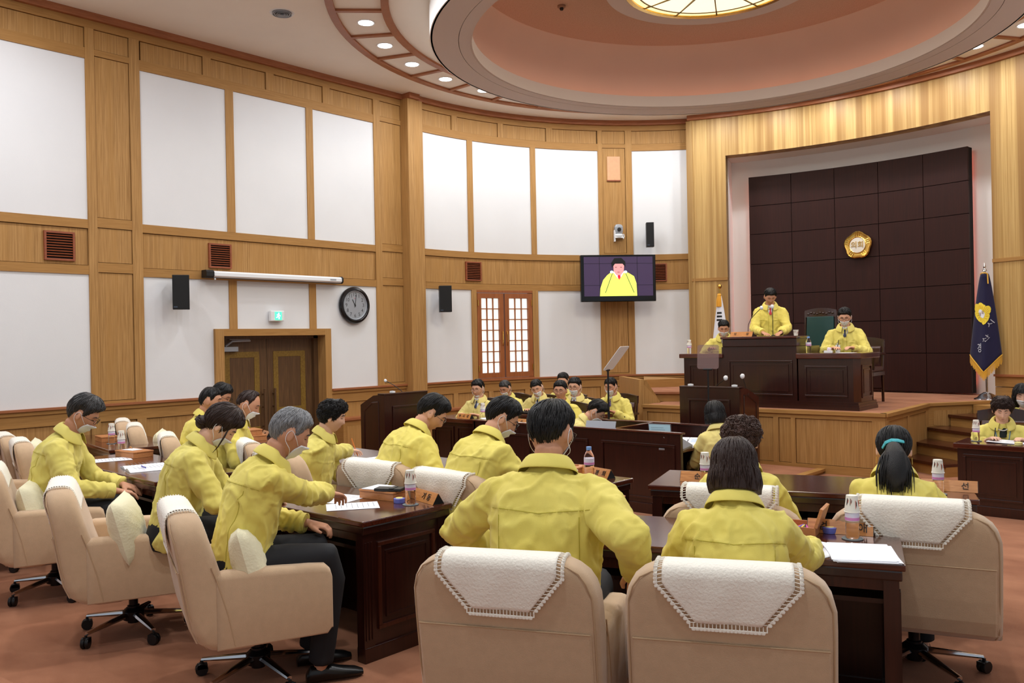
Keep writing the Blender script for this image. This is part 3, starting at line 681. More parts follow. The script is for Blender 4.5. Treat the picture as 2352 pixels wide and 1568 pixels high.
def pillow_mesh():
    n=16; mb=MB(); G=[]
    for side in (1,-1):
        grid=[]
        for i in range(n+1):
            row=[]
            for j in range(n+1):
                u=-1+2*i/n; v=-1+2*j/n
                prof=(max(0,(1-abs(u)**2.4))*max(0,(1-abs(v)**2.4)))**.5
                pin=1-.07*(1-abs(u)**2)*(abs(v)**3); pin2=1-.07*(1-abs(v)**2)*(abs(u)**3)
                th=.10*prof*(1+.06*sin(u*14)*sin(v*14))
                row.append((u*.21*pin,side*th,v*.21*pin2))
            grid.append(row)
        mb.loft(grid if side>0 else [r_[::-1] for r_ in grid],False,False)
    return mesh(mb,'cushion')
PM=pillow_mesh()
def pillow(ch,label,x=0,y=-.14,z=.66,tilt=14,roll=4,s=.86,turn=-14):
    M=Matrix.Translation(ch.location)@Matrix.Rotation(ch.rotation_euler[2],4,'Z')@Matrix.Translation((x,y,z))@Matrix.Rotation(RD(turn),4,'Z')@Matrix.Rotation(RD(tilt),4,'X')@Matrix.Rotation(RD(roll),4,'Y')@Matrix.Scale(s,4)
    o=ob('cushion',PM.copy() if not PM.materials else PM,M_pil,None,smooth=2,M=M,rec=False); tag(o,label,'cushion','ivory cushions on the armchairs'); return o
M_leather=mat('dark_brown_leather',rgb(64,34,26),.35,bump=.3,bscale=60,coat=.2)
def staff_chair(x,y,deg,label,z=0,m=None,H=1.02,cat='chair',group=None,crest=False):
    r=emp('wooden_leather_chair',(x,y,z),RD(deg),label,cat,group); m=m or M_leather
    wood=M_mahog_red
    wood=M_mahog
    for sx in (-1,1):
        ob('rear_leg',MB().tube([(sx*.22,-.24,0),(sx*.22,-.22,.45),(sx*.225,-.28,H-.02)],[.02,.022,.018],6),wood,r); ob('front_leg',MB().tube([(sx*.23,.22,0),(sx*.23,.22,.44)],[.018,.024],6),wood,r)
        ob('armrest',MB().tube([(sx*.25,-.25,.66),(sx*.27,0,.67),(sx*.26,.2,.65),(sx*.245,.2,.45)],[.018,.022,.02,.018],6),wood,r,smooth=True)
    ob('seat',MB().box(-.24,.24,-.22,.25,.42,.49),m,r,bevel=.02); ob('seat_rail',MB().box(-.25,.25,-.24,.25,.37,.42),wood,r)
    b=MB(); b.loft([[(-.19,-.235,.52),(.19,-.235,.52),(.19,-.195,.52),(-.19,-.195,.52)],[(-.205,-.265,.75),(.205,-.265,.75),(.205,-.215,.75),(-.205,-.215,.75)],[(-.2,-.29,H-.09),(.2,-.29,H-.09),(.2,-.25,H-.09),(-.2,-.25,H-.09)]]); ob('backrest',b,m,r,bevel=.012)
    t=MB(); n=10; t.loft([[( -.235+.47*k/n,-.305,H-.10),(-.235+.47*k/n,-.255,H-.10),(-.235+.47*k/n,-.265,H+.0+.035*sin(pi*k/n)),(-.235+.47*k/n,-.312,H+.0+.035*sin(pi*k/n))] for k in range(n+1)])
    c=ob('crest_rail',t,wood,r)
    if crest:
        cv=MB()
        for k in range(9): cv.ell((-.18+.045*k,-.25,H-.045+.01*sin(k*2.1)),(.018,.008,.016),8,5)
        ob('carving',cv,wood,c,smooth=True)
    ob('stretcher',MB().tube([(-.22,-.22,.18),(.22,-.22,.18)],.013,6),wood,r)
    return r
# ------------------------------------------------------------------ members' desks
dB=member_desk('member_desk',(.32,-5.95,0),0,1.88,'dark mahogany two-seat desk with a raised side panel, of the grey-haired man')
dA=member_desk('member_desk',(2.735,-5.475,0),RD(19.6),1.88,'mahogany two-seat desk in the right foreground with the tall paper stack')
dC=member_desk('member_desk',(-1.93,-5.93,0),RD(-3),1.88,'mahogany desk at left with the open booklet and blue pen')
dD=member_desk('member_desk',(-4.0,-5.22,0),RD(-9),1.7,'mahogany desk nearest the left wall, with an inverted cup on a bottle')
dE=member_desk('member_desk',(.68,-4.60,0),0,1.88,'mahogany desk in the middle of the front row, blue-capped bottle on it')
dE3=member_desk('member_desk',(-1.32,-4.60,0),RD(-2),1.88,'mahogany front-row desk beside the woman writing with a pencil')
dE4=member_desk('member_desk',(-3.36,-4.25,0),RD(-14),1.88,'mahogany front-row desk nearest the double door')
dF=member_desk('member_desk',(2.62,-3.82,0),RD(19.5),1.88,'mahogany front-row desk at right, before the woman with the ponytail')
# ------------------------------------------------------------------ members' chairs
c3=chair(.95,-6.72,-22,'beige armchair at the front left, with the grey-haired man in it')
c2=chair(-.28,-6.80,-23,'beige armchair with a lace cover, second from the front left, its cushion bare')
c1=chair(-1.52,-6.78,-20,'beige armchair of the man in glasses at the far left')
c0=chair(-2.7,-6.75,-20,'beige armchair cut by the left edge of the picture')
n1=chair(2.60,-6.48,25,'beige armchair seen square from behind, of the man leaning on its arm')
n2=chair(3.30,-6.13,26,'beige armchair at the bottom right, in front of the paper stack')
r1=chair(3.48,-4.56,17,'beige armchair of the woman with the ponytail',sc=(1.05,1,.955))
r2=chair(2.62,-4.72,20,'beige armchair hidden mostly behind the bobbed woman, of the curly-haired woman',sc=(1.03,1,.90))
m1=chair(.40,-5.14,5,'beige armchair of the black-haired man in the middle of the front row')
m2=chair(1.14,-5.18,0,'beige armchair behind the inverted cup and the wooden name plate, of the masked man')
w1=chair(-.55,-5.22,-8,'beige armchair of the woman writing with a pencil')
e1=chair(-1.30,-4.98,-20,'beige armchair between the balding man and the woman with a pencil')
e2=chair(-2.36,-5.12,-24,'beige armchair of the man in front of the door frame')
e3=chair(-3.62,-4.84,-24,'empty beige armchair with a cushion, behind the bare-faced man')
e4=chair(-4.30,-4.66,-24,'empty beige armchair by the wall, beyond the one behind the bare-faced man')
g1=chair(-3.15,-6.05,-15,'empty beige armchair at the left edge, nearer of the two behind the man in glasses')
g2=chair(-3.85,-5.95,-12,'empty beige armchair at the left edge, farther of the two behind the man in glasses')
lab='lace cover draped on the armchair '
lace(c3,lab+'of the grey-haired man'); lace(c2,lab+'second from the front left'); lace(c1,lab+'of the man in glasses at left'); lace(c0,lab+'cut by the left edge'); lace(n1,lab+'of the man leaning on the chair arm'); lace(n2,lab+'at the bottom right')
lace(r1,lab+'of the woman with the ponytail'); lace(r2,lab+'of the curly-haired woman'); lace(m1,lab+'of the black-haired man in the middle'); lace(m2,lab+'behind the inverted cup and name plate'); lace(w1,lab+'of the woman writing with a pencil')
lace(e1,lab+'between the balding man and the pencil woman'); lace(e2,lab+'of the man before the door frame'); lace(e3,lab+'left empty behind the bare-faced man'); lace(e4,lab+'by the wall beyond the bare-faced man'); lace(g1,lab+'left empty at the left edge, nearer one'); lace(g2,lab+'left empty at the left edge, farther one')
for c,t,kw in [(c3,'ivory cushion behind the grey-haired man',dict(x=.17,y=-.06,z=.66)),(c2,'ivory cushion in the second armchair from the front left',dict(x=.20,y=-.03,z=.67)),(c1,'ivory cushion behind the man in glasses at left',dict(x=.1,y=-.12,z=.63)),
    (e3,'ivory cushion in the empty armchair behind the bare-faced man',dict(x=.05,y=-.10,z=.68)),(e2,'ivory cushion in the armchair before the door frame',dict(x=.05,y=-.12,z=.66)),(g1,'ivory cushion in the nearer empty armchair at left',dict(x=.0,y=-.10,z=.68)),(g2,'ivory cushion in the farther empty armchair at left',dict(x=.0,y=-.10,z=.68))]:
    pillow(c,t,**kw)
# ------------------------------------------------------------------ presiding desk on the dais
def panel_box(parent,x0,x1,y0,y1,z0,z1,panels,name='carcass',side=None):
    b=ob(name,MB().box(x0,x1,y0,y1,z0,z1),M_mahog,parent)
    for a,c,d,e in panels: raised_panel('panel_moulding',b,a,c,d,e,y0,-1,M_mahog,M_mahog)
    return b
J=emp('presiding_desk',(-.2,1.54,DZ),0,'large dark mahogany presiding desk in three sections on the dais','desk')
ox,oy=-.2,1.54
# centre
panel_box(J,-.60,.455,0,.75,.10,.80,[(-.50,.40,.16,.62)],'centre_section'); ob('high_shelf',MB().box(-.58,.465,-.02,.30,.80,.905),M_mahog,J,bevel=.01); ob('shelf_top',MB().box(-.60,.475,-.04,.34,.905,.935),M_mahog_top,J,bevel=.006)
panel_box(J,-1.20,-.60,.02,.62,.10,.65,[(-1.12,-.68,.16,.56)],'left_section'); ob('left_top',MB().box(-1.25,-.58,-.03,.66,.65,.71),M_mahog_top,J,bevel=.01)
panel_box(J,.475,1.17,0,.60,.10,.64,[(.56,1.10,.16,.55)],'right_section'); ob('right_top',MB().box(.455,1.28,-.03,.64,.64,.71),M_mahog_top,J,bevel=.01)
ch_=MB().prism([(1.17,0),(1.22,.12),(1.22,.5),(1.17,.6)],.10,.64); sd_=ob('end_panel',ch_,M_mahog_red,J)
M=Matrix.Translation((1.22,.31,0))@Matrix.Rotation(RD(90),4,'Z'); raised_panel('panel_moulding',sd_,-.17,.17,.15,.56,0,-1,M_mahog_red,M_mahog_red,M)
for z0,z1,o in [(0,.04,.03),(.04,.07,.022),(.07,.10,.012)]: ob('plinth',MB().box(-1.23,1.22+o,-o,.62,z0,z1),M_mahog,J)
# things on it
def bottle_proto():
    r=emp('water_bottle',(0,0,0),0,'x','bottle')
    M_pet=mat('clear_pet',(1,1,1,1),.05,trans=1,ior=1.2); 
    prof=[(.001,0),(.026,.001),(.030,.008),(.029,.02),(.0305,.03),(.029,.045),(.0305,.055),(.029,.07),(.031,.08),(.031,.125),(.028,.14),(.018,.16),(.0135,.168),(.0135,.178),(.001,.178)]
    ob('bottle_body',MB().lathe(prof,20),M_pet,r,smooth=True)
    lb=MB().lathe([(.0316,.083),(.0316,.122)],20); ob('label_band',lb,mat('pink_white_bottle_label',rgb(230,208,228),.4,col2=rgb(216,220,234),var=.1,vscale=60),r,smooth=True)
    lb=MB().lathe([(.0319,.085),(.0319,.098)],20); ob('label_stripe',lb,mat('magenta_stripe',rgb(206,130,184),.4),r,smooth=True)
    return r
def cap_part(r): ob('cap',MB().lathe([(.001,.171),(.0155,.171),(.0158,.19),(.001,.191)],16),mat('sky_blue_cap',rgb(122,164,222),.4),r,smooth=True)
M_cup=mat('printed_paper_cup',rgb(232,228,216),.6)
def cup_proto(up):
    r=emp('paper_cup',(0,0,0),0,'x','cup')
    pr=[(.001,.0),(.025,.0),(.0335,.072),(.0355,.073),(.0355,.076),(.0325,.076),(.024,.004),(.001,.004)]
    if not up: pr=[(q,.076-z) for q,z in pr]
    ob('cup_wall',MB().lathe(pr,24),M_cup,r,smooth=True)
    ink=MB(); ink2=MB(); rnd=random.Random(3)
    for k in range(9):
        a=2*pi*k/9+rnd.random()*.3; z=.018+.02*rnd.random(); h=.02+.02*rnd.random()
        for j in range(3):
            aa=a+(j-1)*.1; rr=lambda zz: (.0255+.0085*((zz)/.072 if up else 1-zz/.076))+.0007
            zz0=z+.006*j; zz1=z+h-.004*j
            (ink if (k+j)%4 else ink2).tube([(rr(zz0)*cos(aa),rr(zz0)*sin(aa),zz0),(rr(zz1)*cos(aa+.05),rr(zz1)*sin(aa+.05),zz1)],.0009,4)
    ob('ink_brushwork',ink,M_ink,r); ob('red_brushwork',ink2,mat('vermilion_print',rgb(214,84,52),.6),r)
    return r
BT=bottle_proto(); BT2=dup(BT); cap_part(BT2); CPd=cup_proto(False); CPu=cup_proto(True)
used=set()
def place(proto,loc,label,rz=0,group=None,sc=1):
    if proto.name in used: o=dup(proto,loc,rz)
    else: used.add(proto.name); o=proto; o.location=loc; o.rotation_euler=(0,0,rz)
    o['label']=label
    if group: o['group']=group
    if sc!=1: o.scale=(sc,)*3
    return o
M_coaster=mat('grey_coaster',rgb(108,116,118),.6)
def coaster(loc,label): o=ob('coaster',MB().lathe([(.001,0),(.047,0),(.047,.003),(.001,.003)],24),M_coaster,None,loc=loc); tag(o,label,'coaster','round coasters under the bottles'); return o
def bottle_set(x,y,z,where,cup=True,capd=False,rz=0,co=True,s=1.0):
    if co: coaster((x,y,z),'grey round coaster '+where); z+=.003
    place(BT2 if capd else BT,(x,y,z),'small clear water bottle '+where,rz,'water bottles on the desks',s)
    if cup: place(CPd,(x,y,z+.121*s),'upturned paper cup over the bottle '+where,rz,'paper cups on the desks',s)
M_plate=woodmat('name_plate_wood',rgb(176,110,52),rgb(206,142,78),rgb(190,124,62),(.15,1,1),1.5,.35,.3)
def nameplate(loc,rz,text,label,w=.22,h=.055,spacing=None,size=.036):
    r=emp('name_plate',loc,rz,label,'name plate')
    d=h*.62
    b=MB().prism([(-d,0),(d,0),(.003,h),(-.003,h)],-w/2,w/2,Matrix.Rotation(RD(90),4,'Z')@Matrix.Rotation(RD(90),4,'X')); ob('plate_body',b,M_plate,r)
    for s in (-1,1): ob('end_cap',MB().prism([(-d*.96,.002),(d*.96,.002),(0,h*.98)],s*(w/2)-.0025,s*(w/2)+.0025,Matrix.Rotation(RD(90),4,'Z')@Matrix.Rotation(RD(90),4,'X')),M_black,r)
    ang=atan2(h,d-.003)
    for face,t in text.items():
        for ch_,x in t:
            sgn=-1 if face=='f' else 1
            M=Matrix.Translation((x,sgn*((d+.003)/2+.0022),h/2+.0008))@(Matrix.Rotation(pi if sgn>0 else 0,4,'Z'))@Matrix.Rotation(ang,4,'X')
            lettering(ch_,size,M_ink,r,M)
    return r
def paper(loc,rz,label,w=.21,h=.297,n=1,lines=0,curl=0,name='paper_sheet',cat='paper',group=None,jit=.004,th=.0006,m=None):
    r=emp(name,loc,rz,label,cat,group); rnd=random.Random(int(loc[0]*1000)+n)
    for k in range(n):
        dx,dy,dr=(rnd.uniform(-jit,jit),rnd.uniform(-jit,jit),rnd.uniform(-.06,.06)*(1 if n>1 else 0))
        mb=MB(); q=6; top=[];bot=[]
        for i in range(q+1):
            xx=-w/2+w*i/q; zz=k*th+curl*(abs(i/q-.5)*2)**2
            top.append([(xx,-h/2,zz+th*.8),(xx,h/2,zz+th*.8),(xx,h/2,zz),(xx,-h/2,zz)])
        mb.loft(top); ob('sheet',mb,m or M_paper,r,M=Matrix.Translation((dx,dy,0))@Matrix.Rotation(dr,4,'Z'))
    if lines:
        mb=MB(); 
        for k in range(lines):
            yy=h/2-.03-(h-.05)*k/lines; mb.box(-w/2+.02,w/2-.02-rnd.random()*.05,yy-.0012,yy+.0012,n*th+.0002+curl*.1,n*th+.0006+curl*.1)
        ob('print_lines',mb,M_print,r)
    return r
def pen(loc,rz,label,m,L_=.14,r_=.0045,tilt=0,name='pen'):
    r=emp(name,loc,rz,label,name); Mx=Matrix.Rotation(RD(90),4,'Y')@Matrix.Rotation(0,4,'X')
    ob('barrel',MB().lathe([(.001,-L_/2),(r_*.4,-L_/2+.002),(r_,-L_/2+.015),(r_,L_/2),(.001,L_/2)],10,Matrix.Translation((0,0,r_))@Matrix.Rotation(RD(tilt),4,'Y')@Mx),m,r,smooth=True)
    ob('clip',MB().box(L_/2-.045,L_/2-.003,-.0012,.0012,r_*2,r_*2+.002,Matrix.Rotation(RD(tilt),4,'Y')),M_chrome,r)
    return r
M_boxw=woodmat('pencil_box_wood',rgb(178,112,64),rgb(204,140,88),rgb(190,124,74),(.15,1,1),1.5,.45,.15)
M_felt=mat('red_felt',rgb(176,40,44),.9)
def pen_box(loc,rz,label,opened=False,w=.24,d=.16,h=.04):
    r=emp('pencil_box',loc,rz,label,'box')
    b=MB(); t=.008
    b.box(-w/2,w/2,-d/2,d/2,0,t); b.box(-w/2,w/2,-d/2,-d/2+t,t,h); b.box(-w/2,w/2,d/2-t,d/2,t,h); b.box(-w/2,-w/2+t,-d/2+t,d/2-t,t,h); b.box(w/2-t,w/2,-d/2+t,d/2-t,t,h)
    ob('tray',b,M_boxw,r)
    if opened:
        ob('felt_lining',MB().box(-w/2+t,w/2-t,-d/2+t,d/2-t,t,t+.006),M_felt,r)
        ob('divider',MB().box(-.03,-.024,-d/2+t,d/2-t,t,h-.004),M_boxw,r)
        M=Matrix.Translation((w/2-.004,0,h))@Matrix.Rotation(RD(-72),4,'Y')
        lid=MB(); lid.box(0,w*.40,-d/2,d/2,-.012,.004,M); lo=ob('lid',lid,M_boxw,r,bevel=.003)
        for k,(c,nm) in enumerate([((214,60,50),'red_marker'),((60,50,190),'blue_marker'),((230,200,60),'yellow_marker'),((40,40,44),'black_marker'),((200,70,160),'pink_marker')]):
            ob(nm,MB().lathe([(.001,-.05),(.006,-.048),(.006,.048),(.001,.05)],8,Matrix.Translation((.02+.012*k,.005*(k%2),t+.014))@Matrix.Rotation(RD(70+k*9),4,'Z')@Matrix.Rotation(RD(90),4,'Y')),mat(nm,rgb(*c),.4),r,smooth=True)
        ob('eraser',MB().box(-.09,-.045,-.05,-.03,t+.006,t+.02),M_white,r)
    else:
        ob('lid',MB().box(-w/2-.004,w/2+.004,-d/2-.004,d/2+.004,h+.002,h+.014),M_boxw,r,bevel=.003)
    return r
M_tape=mat('periwinkle_blue_tape_case',rgb(112,120,206),.4); M_tapey=mat('pale_yellow_tape',rgb(236,226,146),.5)
def tape(loc,label,m=None):
    r=emp('tape_roll',loc,0,label,'tape'); ob('case',MB().lathe([(.001,0),(.032,0),(.033,.004),(.033,.026),(.022,.028),(.001,.028)],24),m or M_tape,r,smooth=True); ob('tape_core',MB().lathe([(.001,.0281),(.022,.0281),(.021,.030),(.001,.030)],24),M_tapey,r,smooth=True); return r
Tz=.761
# desk B (grey-haired man)
nameplate((1.10,-5.67,Tz),RD(-14),{'f':[('기',.0),('동',.06)]},'wooden name plate lettered 기동 at the corner of the grey-haired man\'s desk',.27,.062,size=.045)
bottle_set(1.10,-5.80,Tz,'by the 기동 name plate',rz=.5)
tape((1.00,-5.80,Tz),'blue tape roll with yellow core beside the wooden box of the grey-haired man')
bx=pen_box((.80,-5.74,Tz),RD(8),'closed wooden pencil box under the black phone',w=.27)
paper((.74,-5.74,Tz+.055),RD(12),'white memo pad on the wooden box beside the phone',.13,.16,6,name='memo_pad')
ph=emp('phone',(.88,-5.77,Tz+.055),RD(28),'black phone in a folding leather case on the wooden box','phone'); ob('case',MB().box(-.085,.085,-.042,.042,0,.018),M_black,ph,bevel=.004); ob('clasp',MB().box(.01,.04,-.045,.045,.0185,.021),mat('black_leather_strap',rgb(30,34,44),.4),ph,bevel=.001)
paper((.86,-6.03,Tz),RD(-35),'white sheet under the grey-haired man\'s hand',.21,.297,2,8)
paper((.62,-5.93,Tz),RD(14),'white sheet near the elbow of the grey-haired man',.21,.28,1,6)
# desk A
nameplate((3.31,-5.06,Tz),RD(17),{'f':[('엄',-.075),('애',.10)]},'wide wooden name plate lettered 엄 애 on the right foreground desk',.29,.06,size=.048)
bottle_set(3.40,-5.15,Tz,'before the 엄 애 name plate')
tape((3.27,-5.09,Tz),'blue tape roll between the open marker box and the bottle')
pen_box((3.12,-5.16,Tz),RD(12),'open wooden box of coloured markers at the bobbed woman\'s desk',True,.24,.17)
paper((3.53,-5.40,Tz),RD(28),'thick stack of loose white sheets at the desk corner',.25,.30,14,0,jit=.012,name='paper_stack')
paper((3.36,-5.42,Tz),RD(-12),'thin white sheets under the bobbed woman\'s hand',.20,.24,3,0,jit=.01)
pen((2.76,-5.50,Tz),RD(8),'grey pen lying alone on the brown desktop',M_grey)
pen_box((2.20,-5.50,Tz),RD(14),'open wooden box with red felt beside the leaning man',True,.22,.15)
paper((2.30,-5.68,Tz),RD(48),'white sheet beside the leaning man\'s elbow',.21,.297,2,6)
# desk E
nameplate((1.38,-4.36,Tz),RD(-14),{'f':[('봉',.03),('희',.10)]},'wooden name plate lettered 봉희 behind the blue-capped bottle',.30,.062,size=.042)
bottle_set(1.40,-4.47,Tz,'with a blue cap, by the 봉희 name plate',cup=False,capd=True,s=1.12)
place(CPu,(1.375,-4.62,Tz),'upright printed paper cup beside the blue tape roll',0,'paper cups on the desks')
tape((1.28,-4.58,Tz),'blue tape roll half hidden by the upright paper cup')
pen_box((1.12,-4.36,Tz),RD(10),'closed wooden box on the middle front desk'); paper((1.02,-4.62,Tz),RD(10),'white sheets before the masked man',.21,.297,3,6); pen((1.12,-4.34,Tz+.055),RD(6),'orange pencil on the closed wooden box',M_boxw,.17,.004,name='pencil')
nameplate((.36,-4.36,Tz),RD(-10),{'f':[('남',-.02)]},'wooden name plate lettered 남 between the two men',.25,.062,size=.042)
# desk E3 (woman writing)
paper((-.62,-4.72,Tz),RD(-6),'white sheet under the writing woman\'s hand',.21,.297,3,7); 
# desk F
nameplate((3.40,-3.60,Tz),RD(14),{'f':[('선',.085)]},'wooden name plate lettered 선 at the right end of the front row',.30,.062,size=.048)
bottle_set(3.385,-3.76,Tz,'next to the ponytailed woman\'s elbow')
nameplate((2.05,-4.13,Tz),RD(18),{'f':[('순',-.02)]},'wooden name plate at the left end of the right front desk',.26,.062,size=.046)
bottle_set(2.12,-4.20,Tz,'beside the curly-haired woman',co=True)
paper((3.05,-3.86,Tz),RD(20),'white sheet left of the ponytailed woman',.21,.297,2)
# desk C
bottle_set(-2.90,-5.70,Tz,'nearest the open booklet'); pen_box((-2.56,-5.74,Tz),RD(4),'closed wooden box on the left desk with white cards on top',w=.30,d=.18); paper((-2.60,-5.74,Tz+.055),RD(8),'white cards on the closed wooden box at left',.16,.10,3,name='cards')
nameplate((-2.75,-5.68,Tz),RD(-20),{'f':[('김',0)]},'dark-ended name plate behind the bottle on the left desk',.2,.06)
paper((-2.50,-5.96,Tz),RD(-18),'printed white sheet before the man in glasses',.24,.30,2,9)
bk_=emp('booklet',(-1.75,-6.02,Tz),RD(-14),'open white booklet of printed pages on the left desk','booklet')
for s in (-1,1):
    mb=MB(); q=8; ri=[[(s*(.002+.21*k/q),-.15,.003+.02*sin(pi*min(1,k/q*1.1))*(1-.4*k/q)),(s*(.002+.21*k/q),.15,.003+.02*sin(pi*min(1,k/q*1.1))*(1-.4*k/q)),(s*(.002+.21*k/q),.15,0),(s*(.002+.21*k/q),-.15,0)] for k in range(q+1)]
    mb.loft(ri); pg=ob('page_block',mb,M_paper,bk_,smooth=False)
    ln=MB()
    for k in range(9): ln.box(min(s*.04,s*.19),max(s*.04,s*.19),.12-.028*k,.123-.028*k,.0235-.0,.024)
    ob('print_lines',ln,M_print,pg)
pen((-1.62,-6.10,Tz+.026),RD(-12),'blue pen resting on the open booklet',mat('blue_pen',rgb(50,60,190),.35))
# desk D
bottle_set(-3.75,-5.42,Tz,'on the desk nearest the left wall'); pen_box((-4.05,-5.34,Tz),RD(-8),'closed wooden box on the desk nearest the left wall')
# desk E4
bottle_set(-3.05,-4.35,Tz+.0,'in front of the balding man'); pen_box((-2.78,-4.42,Tz),RD(-16),'stacked wooden box in front of the balding man'); pen_box((-2.80,-4.45,Tz+.056),RD(-12),'upper wooden box of the pair before the balding man',w=.22,d=.14)
paper((-2.75,-4.62,Tz),RD(-18),'white sheets before the balding man',.21,.29,3,5); nameplate((-2.92,-4.20,Tz),RD(-18),{'f':[('박',0)]},'name plate half hidden behind the bottle of the balding man',.22,.06)

# ------------------------------------------------------------------ stenographers' enclosure
H_=emp('stenographer_enclosure',(0,0,0),0,'low dark mahogany enclosure with panelled walls in the centre of the hall','enclosure')
M_edge=M_mahog_top
hw=ob('front_wall',MB().box(-2.05,.66,-2.04,-2.00,0,.785),M_mahog,H_); ob('top_edge',MB().box(-2.07,.68,-2.055,-1.985,.785,.80),M_mahog_top,hw,bevel=.004)
for a,b in [(-2.0,-1.2),(-1.15,-.42),(-.25,.60)]: raised_panel('panel_moulding',hw,a,b,.14,.68,-2.04,-1,M_mahog,M_mahog,inner=False)
ob('plinth',MB().box(-2.07,.67,-2.06,-2.0,0,.10),M_mahog,hw,bevel=.004)
hw=ob('back_wall',MB().box(-.95,.62,-1.24,-1.20,0,.785),M_mahog,H_); ob('top_edge',MB().box(-.97,.64,-1.255,-1.185,.785,.80),M_mahog_top,hw,bevel=.004)
ob('divider',MB().box(-.16,-.13,-2.0,-1.24,0,.785),M_mahog,H_); ob('divider_edge',MB().box(-.165,-.125,-2.0,-1.24,.785,.797),M_mahog_top,H_)
ob('inner_worktop',MB().box(-.93,.62,-2.0,-1.62,.60,.625),M_mahog_top,H_); ob('inner_worktop',MB().box(.0,.62,-1.62,-1.24,.60,.625),M_mahog_top,H_)
ob('end_wall',MB().box(-2.07,-2.03,-2.04,-1.24,0,.785),M_mahog,H_)
def laptop(loc,rz,label,open_=105,scr=True):
    r=emp('laptop',loc,rz,label,'laptop'); sil=mat('silver_laptop',rgb(150,152,158),.35,.6)
    b=ob('base',MB().box(-.17,.17,-.12,.12,0,.018),sil,r,bevel=.004); ky=MB()
    for i in range(12):
        for j in range(4): ky.box(-.15+.025*i,-.13+.025*i,-.03+.03*j,-.008+.03*j,.018,.0205)
    ob('keyboard',ky,M_black,b); M=Matrix.Translation((0,.12,.015))@Matrix.Rotation(RD(open_-90),4,'X')
    l=ob('screen_lid',MB().box(-.17,.17,-.004,.004,0,.22,M),sil,r)
    if scr:
        ob('display',MB().box(-.16,.16,-.0055,-.004,.012,.212,M),mat('lit_blue_display',rgb(150,176,186),.4,emit=.35),l)
        ln=MB(); ln.box(-.12,.10,-.0065,-.0055,.02,.12,M); ob('document_window',ln,mat('lit_white_display',rgb(204,216,222),.4,emit=.4),l)
        ln=MB(); 
        for k in range(7): ln.box(-.13,.06+.01*(k%3),-.0072,-.0064,.028+.024*k,.031+.024*k,M)
        ob('screen_text',ln,M_print,l)
    return r
laptop((.20,-1.72,.635),RD(8),'laptop with a lit blue document screen in the enclosure',100).scale=(.72,.8,.84)
laptop((-.40,-1.80,.625),RD(190),'laptop seen from behind at the masked clerk\'s place',110,False)
laptop((.50,-1.86,.625),RD(-75),'laptop under the hands of the bobbed clerk',150,False)
bd=emp('ring_binder',(.42,-1.50,.64),RD(20),'open ring binder of white pages leaning on the enclosure wall','binder')
ob('page',MB().box(-.19,.0,-.13,.13,0,.012,Matrix.Rotation(RD(12),4,'X')),M_paper,bd); ob('page',MB().box(.005,.2,-.13,.13,0,.012,Matrix.Rotation(RD(12),4,'X')),M_paper,bd); ob('printed_box',MB().box(.03,.13,-.02,.08,.0125,.0135,Matrix.Rotation(RD(12),4,'X')),mat('pale_blue_print',rgb(196,210,236),.7),bd); ob('cover',MB().box(-.21,.22,-.15,.15,-.008,-.001,Matrix.Rotation(RD(12),4,'X')),M_black,bd); ob('rings',MB().tube([(0,-.06,.01),(0,0,.03),(0,.06,.025)],.005,6),M_chrome,bd)
# ------------------------------------------------------------------ officials' desks at the left
def panel_desk(name,loc,rz,Lx,D,H,label,np_,group=None):
    r=emp(name,loc,rz,label,'desk',group); hx=Lx/2
    b=ob('carcass',MB().box(-hx+.03,hx-.03,-D/2+.03,D/2-.05,.08,H-.05),M_mahog,r); w=(Lx-.1)/np_
    for i in range(np_): raised_panel('panel_moulding',b,-hx+.05+w*i+.03,-hx+.05+w*(i+1)-.03,.14,H-.1,-D/2+.03,-1,M_mahog,M_mahog)
    for s in (-1,1): raised_panel('panel_moulding',b,-D/2+.1,D/2-.1,.14,H-.1,-(hx-.03),-1,M_mahog,M_mahog,Matrix.Rotation(RD(90 if s>0 else -90),4,'Z'))
    ob('desktop',MB().box(-hx,hx,-D/2,D/2,H-.05,H),M_mahog_top,r,bevel=.008); ob('plinth',MB().box(-hx+.015,hx-.015,-D/2+.015,D/2-.03,0,.09),M_mahog,r,bevel=.004)
    return r
G1=panel_desk('officials_desk',(-2.98,-1.20,0),0,.95,.5,.72,'dark panelled desk of the man with a lowered mask, at the left',2)
G2=panel_desk('officials_desk',(-1.75,-1.22,0),0,1.46,.5,.70,'dark panelled desk of the official with a red tie',3)
O3d=panel_desk('officials_desk',(-2.62,-.33,0),0,1.3,.42,.72,'dark desk in the second row of officials',2)
O4d=panel_desk('officials_desk',(-2.10,.62-.45,0),RD(-8),.6,.42,.70,'small dark desk of the official sitting alone near the dais steps',1)
O6d=panel_desk('officials_desk',(-1.45,-.62,0),0,.7,.40,.70,'dark desk of the official with a badge',1)
nameplate((-2.86,-1.37,.722),0,{'f':[('부',-.07),('시',0),('장',.07)]},'wooden name plate lettered 부시장, before the man with a lowered mask',.24,.062,size=.042)
nameplate((-1.83,-1.38,.702),0,{'f':[('시',-.05),('장',.06)]},'wooden name plate lettered 시장, before the red-tied official',.26,.062,size=.042)
nameplate((-.50,1.55,DZ+.937),0,{'f':[('의',-.09),('장',.09)]},'wooden name plate lettered 의장 on the high presiding desk',.32,.065,size=.046)
bottle_set(-2.66,-1.25,.722,'before the man with a lowered mask',co=False); bottle_set(-1.52,-1.22,.702,'before the official with a red tie',co=False)
bottle_set(-1.38,1.68,DZ+.71,'at the left end of the presiding desk',co=False); bottle_set(.34,1.72,DZ+.71,'with a blue cap, on the right part of the presiding desk',cup=False,capd=True,co=False)
